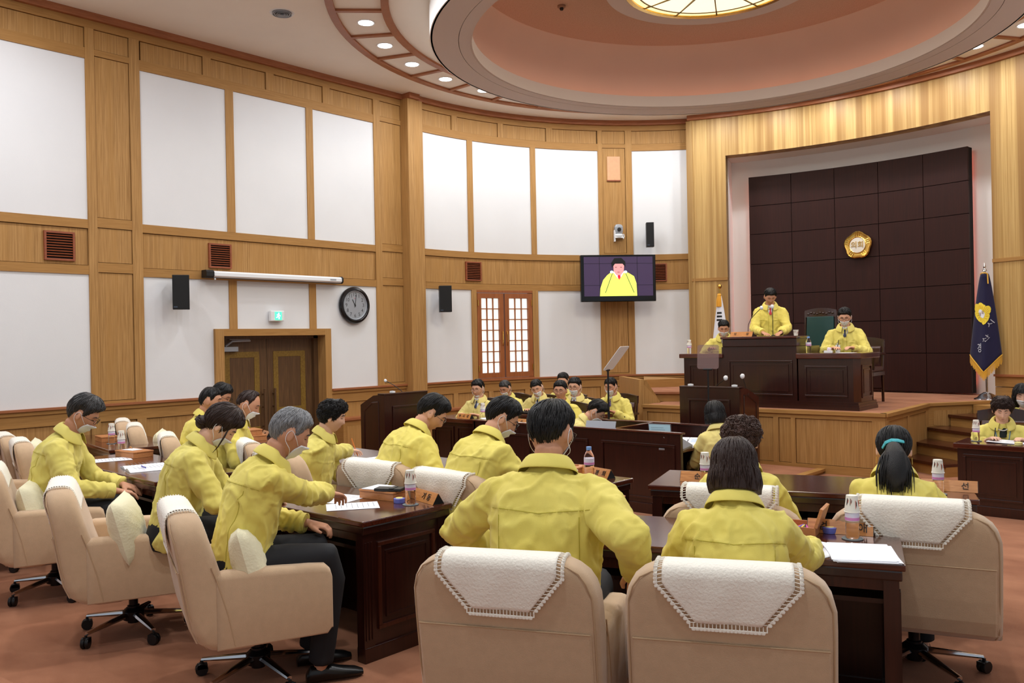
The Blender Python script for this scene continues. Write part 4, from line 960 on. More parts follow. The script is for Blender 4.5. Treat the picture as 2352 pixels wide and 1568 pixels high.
paper((-2.55,-1.2,.722),.2,'white sheets on the desk of the man with a lowered mask',.2,.26,4,5,.01); paper((-1.4,-1.18,.702),.1,'white papers on the red-tied official\'s desk',.22,.28,4,5); paper((-2.3,-.40,.722),.1,'white papers in the second row of officials',.24,.26,4,5,.01)
fd=emp('folder',(-2.65,-.36,.722),.1,'closed black folder in the second row of officials','folder'); ob('cover',MB().box(-.14,.14,-.1,.1,0,.022),M_black,fd,bevel=.004)
paper((-2.08,.10,.702),0,'white booklet on the small desk near the steps',.24,.2,4,4,.01); paper((-1.38,-.62,.702),0,'white papers before the official with a badge',.22,.22,3,4)
place(BT,(-3.02,-.40,.722),'small water bottle on the second-row desk behind',0,'water bottles on the desks')
# clear-light objects on the presiding desk
def tissue(loc,label): 
    r=emp('tissue_box',loc,.2,label,'tissue box'); ob('box',MB().box(-.05,.05,-.03,.03,0,.03),M_white,r,bevel=.004); ob('tissue',MB().tube([(0,0,.03),(.01,.01,.05),(.03,.0,.06)],[.02,.03,.01],6),mat('pale_pink_tissue',rgb(226,206,226),.8),r,smooth=True)
tissue((.62,1.66,DZ+.71),'small white tissue box on the presiding desk\'s right part'); paper((.85,1.64,DZ+.71),0,'white papers held by the note-taker on the dais',.2,.22,3)
place(CPu,(.20,1.66,DZ+.937),'white paper cup on the high presiding desk beside the standing man',0,'paper cups on the desks')
# ------------------------------------------------------------------ lecterns
def lectern(name,loc,rz,label,H=1.04,w=.8,d=.5):
    r=emp(name,loc,rz,label,'lectern')
    f=ob('front_panel',MB().box(-w/2,w/2,-.02,.02,0,H),M_mahog,r); rf=raised_panel('panel_moulding',f,-w/2+.12,w/2-.12,.16,H-.14,-.02,-1,M_mahog,M_mahog,inner=False)
    for s in (-1,1):
        x0,x1=sorted((s*w/2,s*(w/2-.04)))
        p=MB().prism([(0.02,0),(d,0),(d,H-.13),(.18,H-.015),(.02,H)],x0,x1,Matrix(((0,0,1,0),(1,0,0,0),(0,1,0,0),(0,0,0,1)))); sp=ob('side_panel',p,M_mahog_red if s>0 else M_mahog,r)
        fr_=MB(); X=s*(w/2)
        P=[(.09,.12),(d-.07,.12),(d-.07,H-.20),(.2,H-.10),(.09,H-.09)]
        for a,b in zip(P,P[1:]+P[:1]): fr_.tube([(X,a[0],a[1]),(X,b[0],b[1])],.010,5)
        ob('panel_moulding',fr_,M_mahog,sp)
    ob('top_shelf',MB().box(-w/2+.04,w/2-.04,.06,d-.02,-.012,.012,Matrix.Translation((0,0,H-.12))@Matrix.Rotation(RD(-14),4,'X')),M_mahog_top,r)
    ob('top_rail',MB().box(-w/2,w/2,-.025,.10,H-.01,H+.012),M_mahog,r,bevel=.004)
    ob('plinth',MB().box(-w/2-.01,w/2+.01,-.035,d,0,.08),M_mahog,r,bevel=.004)
    return r
K=lectern('lectern',(-.26,.20,.058),0,'dark mahogany lectern in front of the presiding desk, two wrapped microphones on it',1.03,.80,.48)
Ip=lectern('lectern',(-2.91,-2.32,0),RD(90),'dark mahogany lectern at the left wall, seen from its side',1.10,.68,.42)
M_fluff=mat('white_hygiene_cover',rgb(226,228,232),.9,bump=.8,bscale=120)
def gooseneck(loc,pts,label,cover=True,br=.03):
    r=emp('gooseneck_microphone',loc,0,label,'microphone')
    ob('mic_base',MB().lathe([(.001,0),(.024,0),(.022,.012),(.008,.018),(.001,.018)],14),M_black,r,smooth=True); ob('neck',MB().tube(pts,.0045,6),M_black,r,smooth=True)
    e=Vector(pts[-1]); dd=(e-Vector(pts[-2])).normalized()
    if cover:
        mb=MB(); mb.ell((0,0,0),(br*.9,br*.9,br*1.05),14,9); me=mesh(mb,'wrapped_head')
        for v in me.vertices: v.co*=1+.16*noise.noise(v.co*60)
        ob('wrapped_head',me,M_fluff,r,smooth=2,M=Matrix.Translation(e+dd*br*.7))
    else: ob('mic_head',MB().ell((0,0,0),(.012,.012,.022),10,8),M_black,r,smooth=True,M=Matrix.Translation(e))
    return r
gooseneck((-.38,.42,1.0),[(0,0,0),(.08,-.02,.08),(.20,-.05,.155),(.24,-.06,.185)],'left of the two white-wrapped microphones on the centre lectern')
gooseneck((.12,.42,1.0),[(0,0,0),(-.01,-.02,.1),(-.03,-.04,.2)],'right of the two white-wrapped microphones on the centre lectern')
gooseneck((-2.98,-2.25,1.05),[(0,0,0),(-.04,-.03,.07),(-.12,-.08,.14),(-.20,-.13,.19)],'gooseneck microphone on the lectern by the left wall',True,.02)
gooseneck((-.50,1.72,DZ+.937),[(0,0,0),(.01,0,.16),(.05,0,.24),(.12,0,.31),(.19,0,.37)],'long gooseneck microphone left of the standing man',True,.026)
gooseneck((-.13,1.70,DZ+.937),[(0,0,0),(0,0,.2),(-.005,0,.37)],'gooseneck microphone straight before the standing man',True,.028)
for loc,l in [((-.55,.26,1.10),'white box end on the left of the centre lectern top'),((.04,.26,1.10),'white box end on the right of the centre lectern top'),((-2.93,-2.5,1.112),'small white knob on the left lectern top')]:
    r=emp('desk_lamp_switch',loc,0,l,'switch'); ob('housing',MB().box(-.03,.03,-.02,.02,0,.022),M_white,r,bevel=.005); ob('button',MB().box(-.012,.012,-.008,.008,.022,.027),M_grey,r)
def prompter(name,loc,H,gw,gh,rz,tilt,label,tint):
    r=emp(name,loc,rz,label,'teleprompter'); ob('pole',MB().tube([(0,0,.02),(0,0,H)],.011,8),M_black,r,smooth=True); ob('base_plate',MB().lathe([(.001,0),(.16,0),(.15,.015),(.001,.02)],20),M_black,r)
    ob('clamp',MB().tube([(-.05,0,H+.005),(.05,0,H+.005)],.012,6),M_black,r); ob('collar',MB().tube([(0,0,H*.6),(0,0,H*.6+.05)],.016,8),M_black,r)
    M=Matrix.Translation((0,0,H+.01))@Matrix.Rotation(RD(tilt),4,'X')
    n=6; rc=.025; pts=[]
    for cx,cz,a0 in ((gw/2-rc,gh-rc,0),(-gw/2+rc,gh-rc,90),(-gw/2+rc,rc,180),(gw/2-rc,rc,270)):
        for k in range(n): a=RD(a0+90*k/(n-1)); pts.append((cx+rc*cos(a),cz+rc*sin(a)))
    mb=MB(); mb.loft([[M@Vector((x,-.003,z)) for x,z in pts],[M@Vector((x,.003,z)) for x,z in pts]]); ob('glass_plate',mb,tint,r)
M_gl1=mat('half_mirror_glass',rgb(150,120,116),.08,alpha=.42,spec=.8); M_gl2=mat('painted_reflection_glass',rgb(240,243,245),.35,alpha=.62)  # second plate's white colour stands in for the bright surroundings it mirrors
prompter('teleprompter',(.10,-.48,0),1.33,.25,.27,RD(8),-4,'teleprompter stand with a tinted glass plate before the centre lectern',M_gl1)
prompter('teleprompter',(-.93,-.95,0),1.33,.36,.34,RD(107),38,'teleprompter stand with a tilted glass plate, white reflection painted on, left of the centre',M_gl2)
# right officials' desk
Rd=panel_desk('officials_desk',(3.45,-.10,0),0,1.75,.5,.66,'dark panelled desk at the right edge with the open book',3)
bottle_set(2.72,-.12,.662,'on the desk at the right edge'); 
bk2=paper((3.05,-.06,.662),0,'open book under the woman\'s hands at the right edge',.46,.26,6,6,.008,name='open_book',cat='book'); tape((3.10,-.26,.662),'pale yellow tape roll at the right edge',M_tapey); pen_box((3.35,-.25,.662),0,'wooden tray at the right edge desk',h=.03)
place(CPu,(2.86,.55,.80),'white cup behind the woman at the right edge',0,'paper cups on the desks')
panel_desk('officials_desk',(3.5,.62,0),0,1.5,.35,.80,'dark desk behind the woman at the right edge',2)
# chairs of officials and dais
GC='brown leather chairs of the officials'
for x,y,dg,l in [(-3.02,-.90,196,'brown leather chair of the man with a lowered mask'),(-1.64,-.92,200,'brown leather chair of the official with a red tie'),(-3.43,.06,190,'brown leather chair of the second-row official at its left end'),(-2.76,-.02,198,'brown leather chair of the second-row official beside the red tie'),(-2.66,.42,198,'brown leather chair of the man in a black mask'),(-1.92,-.27,196,'brown leather chair of the official with a badge'),(-1.95,.60,188,'brown leather chair of the official sitting alone near the steps'),(2.90,.25,196,'brown leather chair of the curly-haired woman at the right edge'),(2.94,.92,195,'brown leather chair of the long-haired woman at the right edge')]:
    staff_chair(x,y,dg,l,0,group=GC,H=.90)
M_green=mat('bottle_green_leather',rgb(20,62,62),.4,coat=.2)
staff_chair(.80,-1.50,62,'low chair of the bobbed clerk at the enclosure',H=.8).scale=(.9,.9,.60)
staff_chair(-.66,-1.60,-60,'low chair of the masked clerk inside the enclosure',H=.8).scale=(.9,.9,.55)
tc=staff_chair(-.12,3.0,180,'high presiding chair with green back and carved wooden crest',DZ,M_green,1.30,crest=True)
staff_chair(.55,2.95,180,'wooden armchair of the note-taker on the dais',DZ,H=.86); staff_chair(-1.35,2.9,180,'wooden armchair of the clerk at the left of the dais',DZ,H=.86)
# ------------------------------------------------------------------ wall things
def facing(p,ang,extra=None): return Matrix.Translation(p)@Matrix.Rotation(ang,4,'Z')
def speaker(loc,rz,label,h=.41,w=.19,d=.16):
    r=emp('wall_speaker',loc,rz,label,'loudspeaker','black loudspeakers on the walls')
    b=ob('cabinet',MB().box(-w/2,w/2,-d/2,d/2,-h/2,h/2),M_black,r,bevel=.006); ob('grille',MB().box(-w/2+.006,w/2-.006,-d/2-.006,-d/2,-h/2+.006,h/2-.006),M_grille,b,bevel=.003)
    ob('badge',MB().box(-w/2+.012,-w/2+.055,-d/2-.008,-d/2-.006,-h/2+.02,-h/2+.035),mat('dark_badge',rgb(60,70,84),.4),b); ob('bracket',MB().box(-.02,.02,d/2,d/2+.12,-.05,.05),M_black,r); return r
speaker((-4.93,-4.06,2.355),RD(62),'black loudspeaker on the left wall, left of the projection screen case')
speaker((-4.83,.22,2.37),RD(52),'black loudspeaker on the curved wall beside the lattice window')
speaker((-3.22,3.60,3.48),RD(38),'black loudspeaker high on the curved wall above the television',.42,.13,.15)
vn=0
def vent(mp,u0,u1,z0,z1,label,us=1):
    r=emp('wall_vent',(0,0,0),0,label,'air vent','slatted wooden vents in the wall band'); w=.022*us
    f=MB(); 
    for q in ((u0,u1,z0,z0+.022),(u0,u1,z1-.022,z1),(u0,u0+w,z0+.022,z1-.022),(u1-w,u1,z0+.022,z1-.022)): wbox(mp,*q,-.02,.012,None,f)
    ob('frame',f,M_vent,r); ob('dark_cavity',wbox(mp,u0+w,u1-w,z0+.022,z1-.022,-.019,-.012),M_dark,r)
    n=9
    for k in range(n):
        z=z0+.03+(z1-z0-.06)*(k+.5)/n; sl=MB(); n1_=[mp(u0+w,z-.003,.006),mp(u0+w,z+.008,-.010),mp(u0+w,z+.012,-.010),mp(u0+w,z+.003,.008)]; n2_=[mp(u1-w,z-.003,.006),mp(u1-w,z+.008,-.010),mp(u1-w,z+.012,-.010),mp(u1-w,z+.003,.008)]
        sl.loft([n1_,n2_]); ob('slat',sl,M_vent,r)
vent(flatL,-5.51,-5.19,2.68,3.0,'slatted vent at the far left of the wood band'); vent(flatL,-3.58,-3.27,2.69,3.0,'slatted vent above the projection screen case')
vent(curveL,-80.6,-77.1,2.69,3.0,'slatted vent above the lattice window',11.4); vent(curveL,-41.6,-38.2,2.69,3.0,'slatted vent half hidden by the television',11.4)
# projection screen case
ps=emp('projection_screen_case',(-5.04,-2.64,2.60),0,'long white projection screen case with a black end, high on the left wall','screen case')
cs=MB().loft([[(x,y,z) for x,z in ((-.05,-.035),(.03,-.04),(.055,-.02),(.055,.02),(.035,.04),(-.05,.04))] for y in (-.96,1.0)]); ob('case_tube',cs,M_white,ps); ob('lower_slot',MB().box(-.01,.03,-.95,.98,-.047,-.038),M_black,ps)
ob('end_cap',MB().loft([[(x,y,z) for x,z in ((-.06,-.045),(.035,-.05),(.065,-.025),(.065,.025),(.04,.05),(-.06,.05))] for y in (-1.06,-.955)]),M_black,ps); ob('end_cap',MB().loft([[(x,y,z) for x,z in ((-.06,-.045),(.035,-.05),(.065,-.025),(.065,.025),(.04,.05),(-.06,.05))] for y in (1.0,1.02)]),M_black,ps); ob('pull_bead',MB().ell((.03,-.93,-.06),(.012,.012,.014),8,6),M_white,ps); ob('maker_badge',MB().box(.056,.058,.80,.90,-.008,.01),M_grey,ps)
# exit light
ex=emp('exit_light',(-5.10,-2.64,2.09),0,'small green lit emergency exit light above the door','exit sign'); ob('housing',MB().box(-.03,.03,-.105,.105,-.07,.07),M_white,ex,bevel=.012)
ob('green_panel',MB().box(.03,.034,-.045,.06,-.055,.055),mat('lit_green_panel',rgb(70,226,150),.4,emit=1.6),ex); 
mb=MB(); mb.ell((.036,.012,.033),(.002,.010,.010),8,5); mb.tube([(.036,.008,.022),(.036,.0,-.006),(.036,.018,-.02),(.036,.012,-.042)],.007,5); mb.tube([(.036,.0,-.006),(.036,-.014,-.02),(.036,-.028,-.022)],.006,5); mb.tube([(.036,-.018,.012),(.036,.006,.018),(.036,.026,.008),(.036,.034,-.004)],.005,5); ob('running_figure',mb,mat('lit_white_figure',rgb(236,255,244),.4,emit=2.2),ex)
# clock
ck=emp('wall_clock',(-5.13,-1.335,2.255),0,'round wall clock with thick black rim and black numerals','clock')
Mc=Matrix.Rotation(RD(90),4,'Y')
ob('rim',MB().lathe([(.20,.0),(.262,.0),(.268,.03),(.255,.055),(.225,.062),(.212,.05),(.208,.03)],48,Mc),mat('glossy_black_rim',rgb(20,20,24),.2),ck,smooth=True); ob('inner_ring',MB().lathe([(.198,.030),(.212,.048),(.206,.052),(.194,.036)],48,Mc),M_grey,ck,smooth=True)
face=ob('dial',MB().lathe([(.001,.02),(.205,.02),(.205,.034),(.001,.034)],48,Mc),mat('clock_dial',rgb(234,236,242),.4),ck)
F=Matrix.Translation((.0355,0,0))@Matrix(((0,0,1,0),(1,0,0,0),(0,1,0,0),(0,0,0,1)))  # local xy -> wall yz
for k in range(1,13):
    a=RD(30*k); lettering(str(k),.072,M_ink,face,F@Matrix.Translation((.152*sin(a),.152*cos(a),0)),.0006,'numeral')
tk=MB()
for k in range(60): a=RD(6*k); tk.box(-.001,.001,.183,.190 if k%5 else .192,0,.001,F@Matrix.Rotation(-a,4,'Z'))
ob('minute_marks',tk,M_ink,face)
hm=MB(); hm.box(-.005,.005,-.02,.095,.002,.004,F@Matrix.Rotation(RD(29),4,'Z')); ob('hour_hand',hm,M_ink,ck); hm=MB(); hm.box(-.0035,.0035,-.03,.15,.005,.007,F@Matrix.Rotation(RD(-9),4,'Z')); hm.lathe([(.001,.002),(.012,.002),(.012,.009),(.001,.009)],12,F); ob('minute_hand',hm,M_ink,ck)
hm=MB(); hm.lathe([(.001,0),(.006,0),(.006,.001),(.001,.001)],8,F@Matrix.Translation((0,.10,0))); ob('red_mark',hm,mat('red_mark',rgb(190,40,60),.5),face)
# TV
tv=emp('television',(-3.56,3.10,2.73),RD(48.4),'large black television on the curved wall showing the standing man','television')
ob('bezel',MB().box(-.655,.655,-.05,.05,-.40,.40),mat('gloss_black',rgb(12,12,14),.15),tv,bevel=.012); ob('wall_mount',MB().box(-.2,.2,.05,.62,-.15,.15),M_black,tv)
SCR=[('picture_ground',(46,36,64),.55)]
def screen_poly(nm,pts,c,e,lay,par): mb=MB().prism([(x,z) for x,z in pts],0,.0008,Matrix.Translation((0,-.0505-.0012*lay,.03))@Matrix(((1,0,0,0),(0,0,-1,0),(0,1,0,0),(0,0,0,1)))); return ob(nm,mb,mat('screen_'+nm,rgb(*c),.5,emit=e),par,rec=True)
sg_=screen_poly('picture_ground',[(-.60,-.335),(.60,-.335),(.60,.335),(-.60,.335)],(56,42,70),.6,0,tv)
for x in (-.33,.33): screen_poly('wall_joint',[(x-.004,-.335),(x+.004,-.335),(x+.004,.335),(x-.004,.335)],(16,10,30),.3,1,sg_)
for z in (-.15,.22): screen_poly('wall_joint',[(-.60,z-.003),(.60,z-.003),(.60,z+.003),(-.60,z+.003)],(16,10,30),.3,1,sg_)
screen_poly('yellow_jacket',[(-.33,-.335),(-.32,-.2),(-.27,-.06),(-.20,.02),(-.12,.08),(.05,.09),(.17,.06),(.27,0),(.31,-.12),(.32,-.335)],(206,222,92),.95,2,sg_)
screen_poly('white_shirt',[(-.09,.07),(-.02,-.03),(.03,-.03),(.10,.08),(.0,.12)],(240,240,250),1.0,3,sg_); screen_poly('red_tie',[(-.02,.05),(.03,.05),(.035,-.02),(.01,-.06),(-.015,-.02)],(214,30,50),1.0,4,sg_)
screen_poly('face',[(-.09,.19),(-.085,.09),(-.04,.02),(.04,.02),(.09,.08),(.10,.19),(.06,.25),(-.05,.25)],(196,132,132),1.0,5,sg_); screen_poly('hair',[(-.11,.15),(-.125,.23),(-.07,.31),(.05,.315),(.12,.25),(.12,.16),(.07,.215),(-.06,.215)],(6,9,14),.3,6,sg_)
for s in (-1,1): screen_poly('eye',[(s*.045-.016,.150),(s*.045+.016,.150),(s*.045+.016,.158),(s*.045-.016,.158)],(60,30,34),.5,7,sg_)
screen_poly('mouth',[(-.02,.07),(.02,.07),(.02,.077),(-.02,.077)],(120,50,54),.5,7,sg_)
for s,nm in ((-1,'left'),(1,'right')):
    screen_poly('mic_stem',[(s*.11-.0,.07),(s*.11+s*.01,.07),(s*.26+s*.01,-.28),(s*.26,-.28)] if s>0 else [(-.24,-.28),(-.23,-.28),(-.10,.06),(-.11,.06)],(30,40,60),.5,7,sg_); screen_poly('mic_cover',[(s*.12+.03*cos(k*pi/4),.075+.024*sin(k*pi/4)) for k in range(8)],(190,230,250),1.2,8,sg_)
# ptz camera
pc=emp('dome_camera',(-3.71,3.36,3.55),RD(46),'white and grey pan-tilt camera on the wood panel above the television','camera')
ob('wall_plate',MB().box(-.08,-.06,-.05,.06,-.16,.04),M_white,pc); ob('shelf_arm',MB().box(-.07,.08,-.07,.07,-.10,-.085),M_white,pc)
ob('camera_foot',MB().lathe([(.001,-.085),(.082,-.083),(.088,-.05),(.07,-.03),(.001,-.03)],20),M_white,pc,smooth=True); 
hd_=MB().loft([[(x*s,y*s2,z) for x,y in ((-.07,-.05),(-.07,.06),(.07,.06),(.07,-.05),(.03,-.07),(-.03,-.07))] for z,s,s2 in ((-.03,.9,.9),(.03,1,1),(.09,1,1),(.125,.8,.85),(.14,.5,.5))]); ob('camera_head',hd_,M_grey,pc,smooth=False); ob('lens',MB().lathe([(.001,0),(.034,0),(.034,.03),(.02,.034),(.001,.03)],16,Matrix.Translation((0,-.055,.045))@Matrix.Rotation(RD(90),4,'X')),M_black,pc,smooth=True)
ob('cable',MB().tube([(.06,.0,-.09),(.09,.02,-.11),(.11,.03,-.06),(.10,.04,-.02)],.008,6),M_white,pc,smooth=True)
pq=emp('wooden_cover_plate',(0,0,0),0,'pinkish wooden cover plate high on the narrow wood panel','cover plate'); ob('plate',wbox(curveL,-49.8,-47.2,4.47,4.88,-.01,.006),mat('pink_plywood',rgb(206,156,116),.5,var=.04,vscale=20),pq); ob('plate_edge',wbox(curveL,-49.9,-47.1,4.45,4.47,-.01,.008),M_vent,pq)
# emblem
em=emp('assembly_emblem',(-.21,4.60+.52,3.14),0,'gold five-lobed emblem with a pale disc reading 의회 on the dark wall','emblem')
em.location=(-.21,-1.62+6.74-.035,3.14)
def lobed(rad,depth0,depth1,k=5,amp=.10,ph=0,n=80,small=.018): 
    pts=[]
    for i in range(n):
        a=2*pi*i/n; q=(cos(k*(a-pi/2))*.5+.5)**.7; rr=rad*(1-amp+amp*q)+small*rad*abs(sin(12.5*(a-pi/2))); pts.append((rr*cos(a),rr*sin(a)))
    return pts
MX=Matrix(((1,0,0,0),(0,0,-1,0),(0,1,0,0),(0,0,0,1)))
mb=MB(); P0=lobed(.225,0,0); mb.loft([[(x,y,0) for x,y in P0],[(x,y,.02) for x,y in P0],[(x*.93,y*.93,.035) for x,y in P0],[(x*.72,y*.72,.022) for x,y in P0],[(x*.62,y*.62,.026) for x,y in P0]],True,True,MX); ob('gold_petals',mb,M_brass,em,smooth=True)
for k in range(5):
    a=pi/2+2*pi*k/5; 
    for da_ in (-.22,0,.22): ob('petal_rib',MB().tube([(.145*cos(a+da_),.145*sin(a+da_),.03),(.205*cos(a+da_*.7),.205*sin(a+da_*.7),.037)],.005,5,MX),M_brass,em,smooth=True)
mb=MB().lathe([(.001,.02),(.125,.02),(.125,.03),(.001,.034)],40,MX); ob('pale_disc',mb,mat('pearl_disc',rgb(222,214,200),.4),em,smooth=True); ob('disc_rim',MB().lathe([(.118,.026),(.13,.036),(.138,.03),(.132,.022)],40,MX),M_brass,em,smooth=True)
lettering('의회',.115,M_brass,em,Matrix.Translation((0,-.036,0))@Matrix.Rotation(RD(90),4,'X'),.004)
# ------------------------------------------------------------------ flags
def flag(name,loc,label,colors,H,navy):
    r=emp(name,loc,0,label,'flag'); 
    if navy:
        ob('stand_base',MB().lathe([(.001,0),(.165,0),(.16,.012),(.12,.03),(.085,.07),(.06,.085),(.04,.10),(.02,.105),(.001,.105)],32),M_chrome,r,smooth=True); ob('pole',MB().tube([(0,0,.1),(0,0,H-.12)],.014,10),M_chrome,r,smooth=True); ob('spear_tip',MB().lathe([(.001,H-.13),(.03,H-.12),(.022,H-.09),(.012,H-.08),(.02,H-.06),(.008,H-.03),(.001,H)],12),M_chrome,r,smooth=True)
    else:
        ob('pole',MB().tube([(0,0,0),(0,0,H-.05)],.013,8),M_brass,r,smooth=True); ob('ball_finial',MB().ell((0,0,H-.02),(.035,.035,.04),14,10),M_brass,r,smooth=True); ob('stand_base',MB().lathe([(.001,0),(.15,0),(.1,.04),(.02,.08),(.001,.08)],24),M_brass,r,smooth=True)
        t=MB(); 
        for k in range(9): a=k*.7; t.tube([(.015*cos(a),-.02+.015*sin(a),H-.14),(.03*cos(a),-.03+.03*sin(a),H-.24),(.035*cos(a),-.035+.03*sin(a),H-.36)],[.008,.014,.012],5)
        t.ell((0,-.02,H-.17),(.035,.035,.03),10,7); ob('golden_tassel',t,mat('golden_tassel_thread',rgb(226,160,36),.7,sheen=.3),r,smooth=True)
    return r
# council flag: folded drape as a half cone of soft pleats; front points by (s,t) s in 0..1 across, t 0..1 down
def drape(zt,zb,wt,wb,dep,n=48,m=24,ply=3.2,V=0,shift=0):
    def f(s,t):
        x=(s-.5)*(wt+(wb-wt)*t**.8)+shift*t; y=-dep*(.35+.65*t)*(max(0,sin(pi*min(1,max(0,s))))**.8)-.011*t*sin(s*pi*2*ply+1.2*t)
        z=zt+(zb-zt)*t-V*t*(1-abs(s-.5)*2)
        return Vector((x,y,z))
    mb=MB(); mb.loft([[f(j/n,i/m) for j in range(n+1)] for i in range(m+1)],False,False); return mb,f
M_navy=mat('navy_velvet',rgb(17,12,54),.85,sheen=.12); M_gold=mat('golden_fringe_thread',rgb(224,170,44),.6,sheen=.3); M_emb=mat('yellow_embroidery',rgb(236,212,60),.7); M_white2=mat('white_flag_cloth',rgb(226,228,238),.85)
nf=flag('council_flag',(1.84,4.17,DZ),'navy council flag with a yellow flower emblem and gold fringe on a chrome stand','',1.90,True)
mb,ff=drape(1.74,.62,.10,.40,.14,V=.24,ply=2.1); me=evalmesh(mesh(mb,'flag_cloth'),[('SOLIDIFY',dict(thickness=.004,offset=0))],'flag_cloth'); fc=ob('flag_cloth',me,M_navy,nf,smooth=2,rec=False)
fr_=MB()
for k in range(74):
    s=k/73; p=ff(s,1.0); fr_.tube([p,p+Vector((0,-.004,-.06)),p+Vector((.004*sin(k),-.004,-.115-.01*sin(k*1.7)))],.0028,4)
fr_.tube([ff(k/40,1.0) for k in range(41)],.008,5); ob('gold_fringe',fr_,M_gold,nf,smooth=True)
ob('gold_tie',MB().tube(smp([Vector(q) for q in ((-.045,-.04,1.735),(-.02,-.065,1.75),(.02,-.068,1.75),(.045,-.05,1.735),(.05,-.055,1.68),(.055,-.065,1.60))]),.008,6),M_gold,nf,smooth=True)
def onflag(s,t,out=.004):
    p=ff(s,t); e=.01; a=(ff(s+e,t)-ff(s-e,t)).normalized(); b=(ff(s,t-e)-ff(s,t+e)).normalized(); nn=a.cross(b).normalized()
    if nn.y>0: nn=-nn
    return p+nn*out,a,b,nn
for pr_,nm,m_,k,out in ((.125,'flower_petals',M_emb,5,.012),(.046,'flower_centre',M_white2,0,.018)):
    mb=MB(); N=60; rings=[]
    for fr__ in (.04,.3,.55,.8,1.0):
        ring=[]
        for i in range(N):
            a=2*pi*i/N; rr=fr__*pr_*((.80+.20*abs(cos(2.5*(a-pi/2)))**.6+.04*abs(sin(12.5*a))) if k else 1)
            ring.append(onflag(.40+rr*cos(a)/.30,.42-rr*sin(a)/1.15,out*.6)[0])
        rings.append(ring)
    mb.loft(rings,True,True); ob(nm,mb,m_,fc)
    if k:
        pl=MB()
        for q in range(20): a=2*pi*(q+.5)/20; pl.tube([onflag(.40+.06*cos(a)/.30,.42-.06*sin(a)/1.15,.010)[0],onflag(.40+.10*cos(a)/.30,.42-.10*sin(a)/1.15,.010)[0]],.0022,4)
        ob('petal_outlines',pl,M_gold,fc)
for chs,s,t,sz in (('의',.33,.44,.05),('회',.47,.40,.05)):
    p,a,b,nn=onflag(s,t,.016); M=Matrix.Translation(p)@Matrix((( a.x,b.x,nn.x,0),(a.y,b.y,nn.y,0),(a.z,b.z,nn.z,0),(0,0,0,1)))@Matrix.Rotation(RD(20),4,'Z'); lettering(chs,sz,mat('gold_brown_thread',rgb(150,110,40),.7),fc,M)
for chs,s,t in (('경',.36,.80),('산',.58,.68),('시',.76,.56)):
    p,a,b,nn=onflag(s,t,.011); M=Matrix.Translation(p)@Matrix((( a.x,b.x,nn.x,0),(a.y,b.y,nn.y,0),(a.z,b.z,nn.z,0),(0,0,0,1)))@Matrix.Rotation(RD(32),4,'Z'); lettering(chs,.11,mat('silver_grey_lettering',rgb(186,188,200),.6),fc,M)
kf=flag('national_flag',(-2.07,3.9,DZ),'white national flag with three black bars hanging from a pole with a golden ball','',1.80,False)
mb,ff=drape(1.62,.55,.05,.36,.10,V=.0,ply=1.6); me=evalmesh(mesh(mb,'flag_cloth'),[('SOLIDIFY',dict(thickness=.004,offset=0))],'flag_cloth'); fc=ob('flag_cloth',me,M_white2,kf,smooth=2,rec=False)
for k in range(3):
    t0=.25+.055*k; bar=[]
    for t in (t0,t0+.03): bar.append([onflag(.30+.5*j/8,t,.004)[0] for j in range(9)])
    mb=MB(); mb.loft([bar[0],bar[1]],False,False); ob('black_bar',mb,M_black,fc,rec=False)
for nm,c,top in (('red_half',(190,40,50),True),('blue_half',(30,34,120),False)):
    mb=MB(); ring=[]; 
    for i in range(41):
        a=pi*i/40*(1 if top else -1); rr=.15; ring.append(onflag(.52+rr*cos(a)/.42*.9,.80-rr*sin(a)/1.05,.004)[0])
    if not top: 
        ring=[onflag(.30+.0,.70,.004)[0]]+ring
    mb.loft([[p+Vector((0,.004,0)) for p in ring],ring]); ob(nm,mb,mat('flag_'+nm,rgb(*c),.8),fc)
# ------------------------------------------------------------------ people
M_skin=mat('skin',rgb(214,162,132),.55,spec=.3,var=.04,vscale=25); M_skin2=mat('tanned_skin',rgb(198,144,114),.55,spec=.3,var=.05,vscale=25); M_skin3=mat('fair_skin',rgb(224,178,152),.55,spec=.3,var=.03,vscale=25)
def jacket_mat(name,c,c2):
    return mat(name,rgb(*c),.72,col2=rgb(*c2),var=.05,vscale=6,bump=.25,bscale=500,sheen=.12,spec=.3)
J1=jacket_mat('bright_yellow_jacket_cloth',(222,204,96),(230,214,110)); J2=jacket_mat('lemon_jacket_cloth',(218,203,103),(226,212,117)); J3=jacket_mat('pale_yellow_jacket_cloth',(219,201,122),(227,211,134))
M_thread=mat('jacket_stitching',rgb(176,164,50),.8)
M_hairb=mat('black_hair',rgb(20,17,17),.42,spec=.4,bump=.6,bscale=90,bvec=(6,6,.6)); M_hairbr=mat('dark_brown_hair',rgb(46,28,22),.45,spec=.4,bump=.6,bscale=90,bvec=(4,4,1)); M_hairg=mat('silver_grey_hair',rgb(150,150,152),.5,col2=rgb(96,96,98),var=.2,vscale=30,vvec=(6,6,.7),bump=.6,bscale=90,bvec=(6,6,.6)); M_hairs=mat('salt_pepper_hair',rgb(34,32,32),.45,col2=rgb(62,60,60),var=.2,vscale=26,bump=.6,bscale=90)
M_mask=mat('white_face_mask',rgb(232,234,238),.8); M_maskb=mat('black_face_mask',rgb(24,26,30),.8); M_glass=mat('dark_spectacle_frame',rgb(20,18,18),.3); M_glassg=mat('metal_spectacle_frame',rgb(120,110,96),.3,.8)
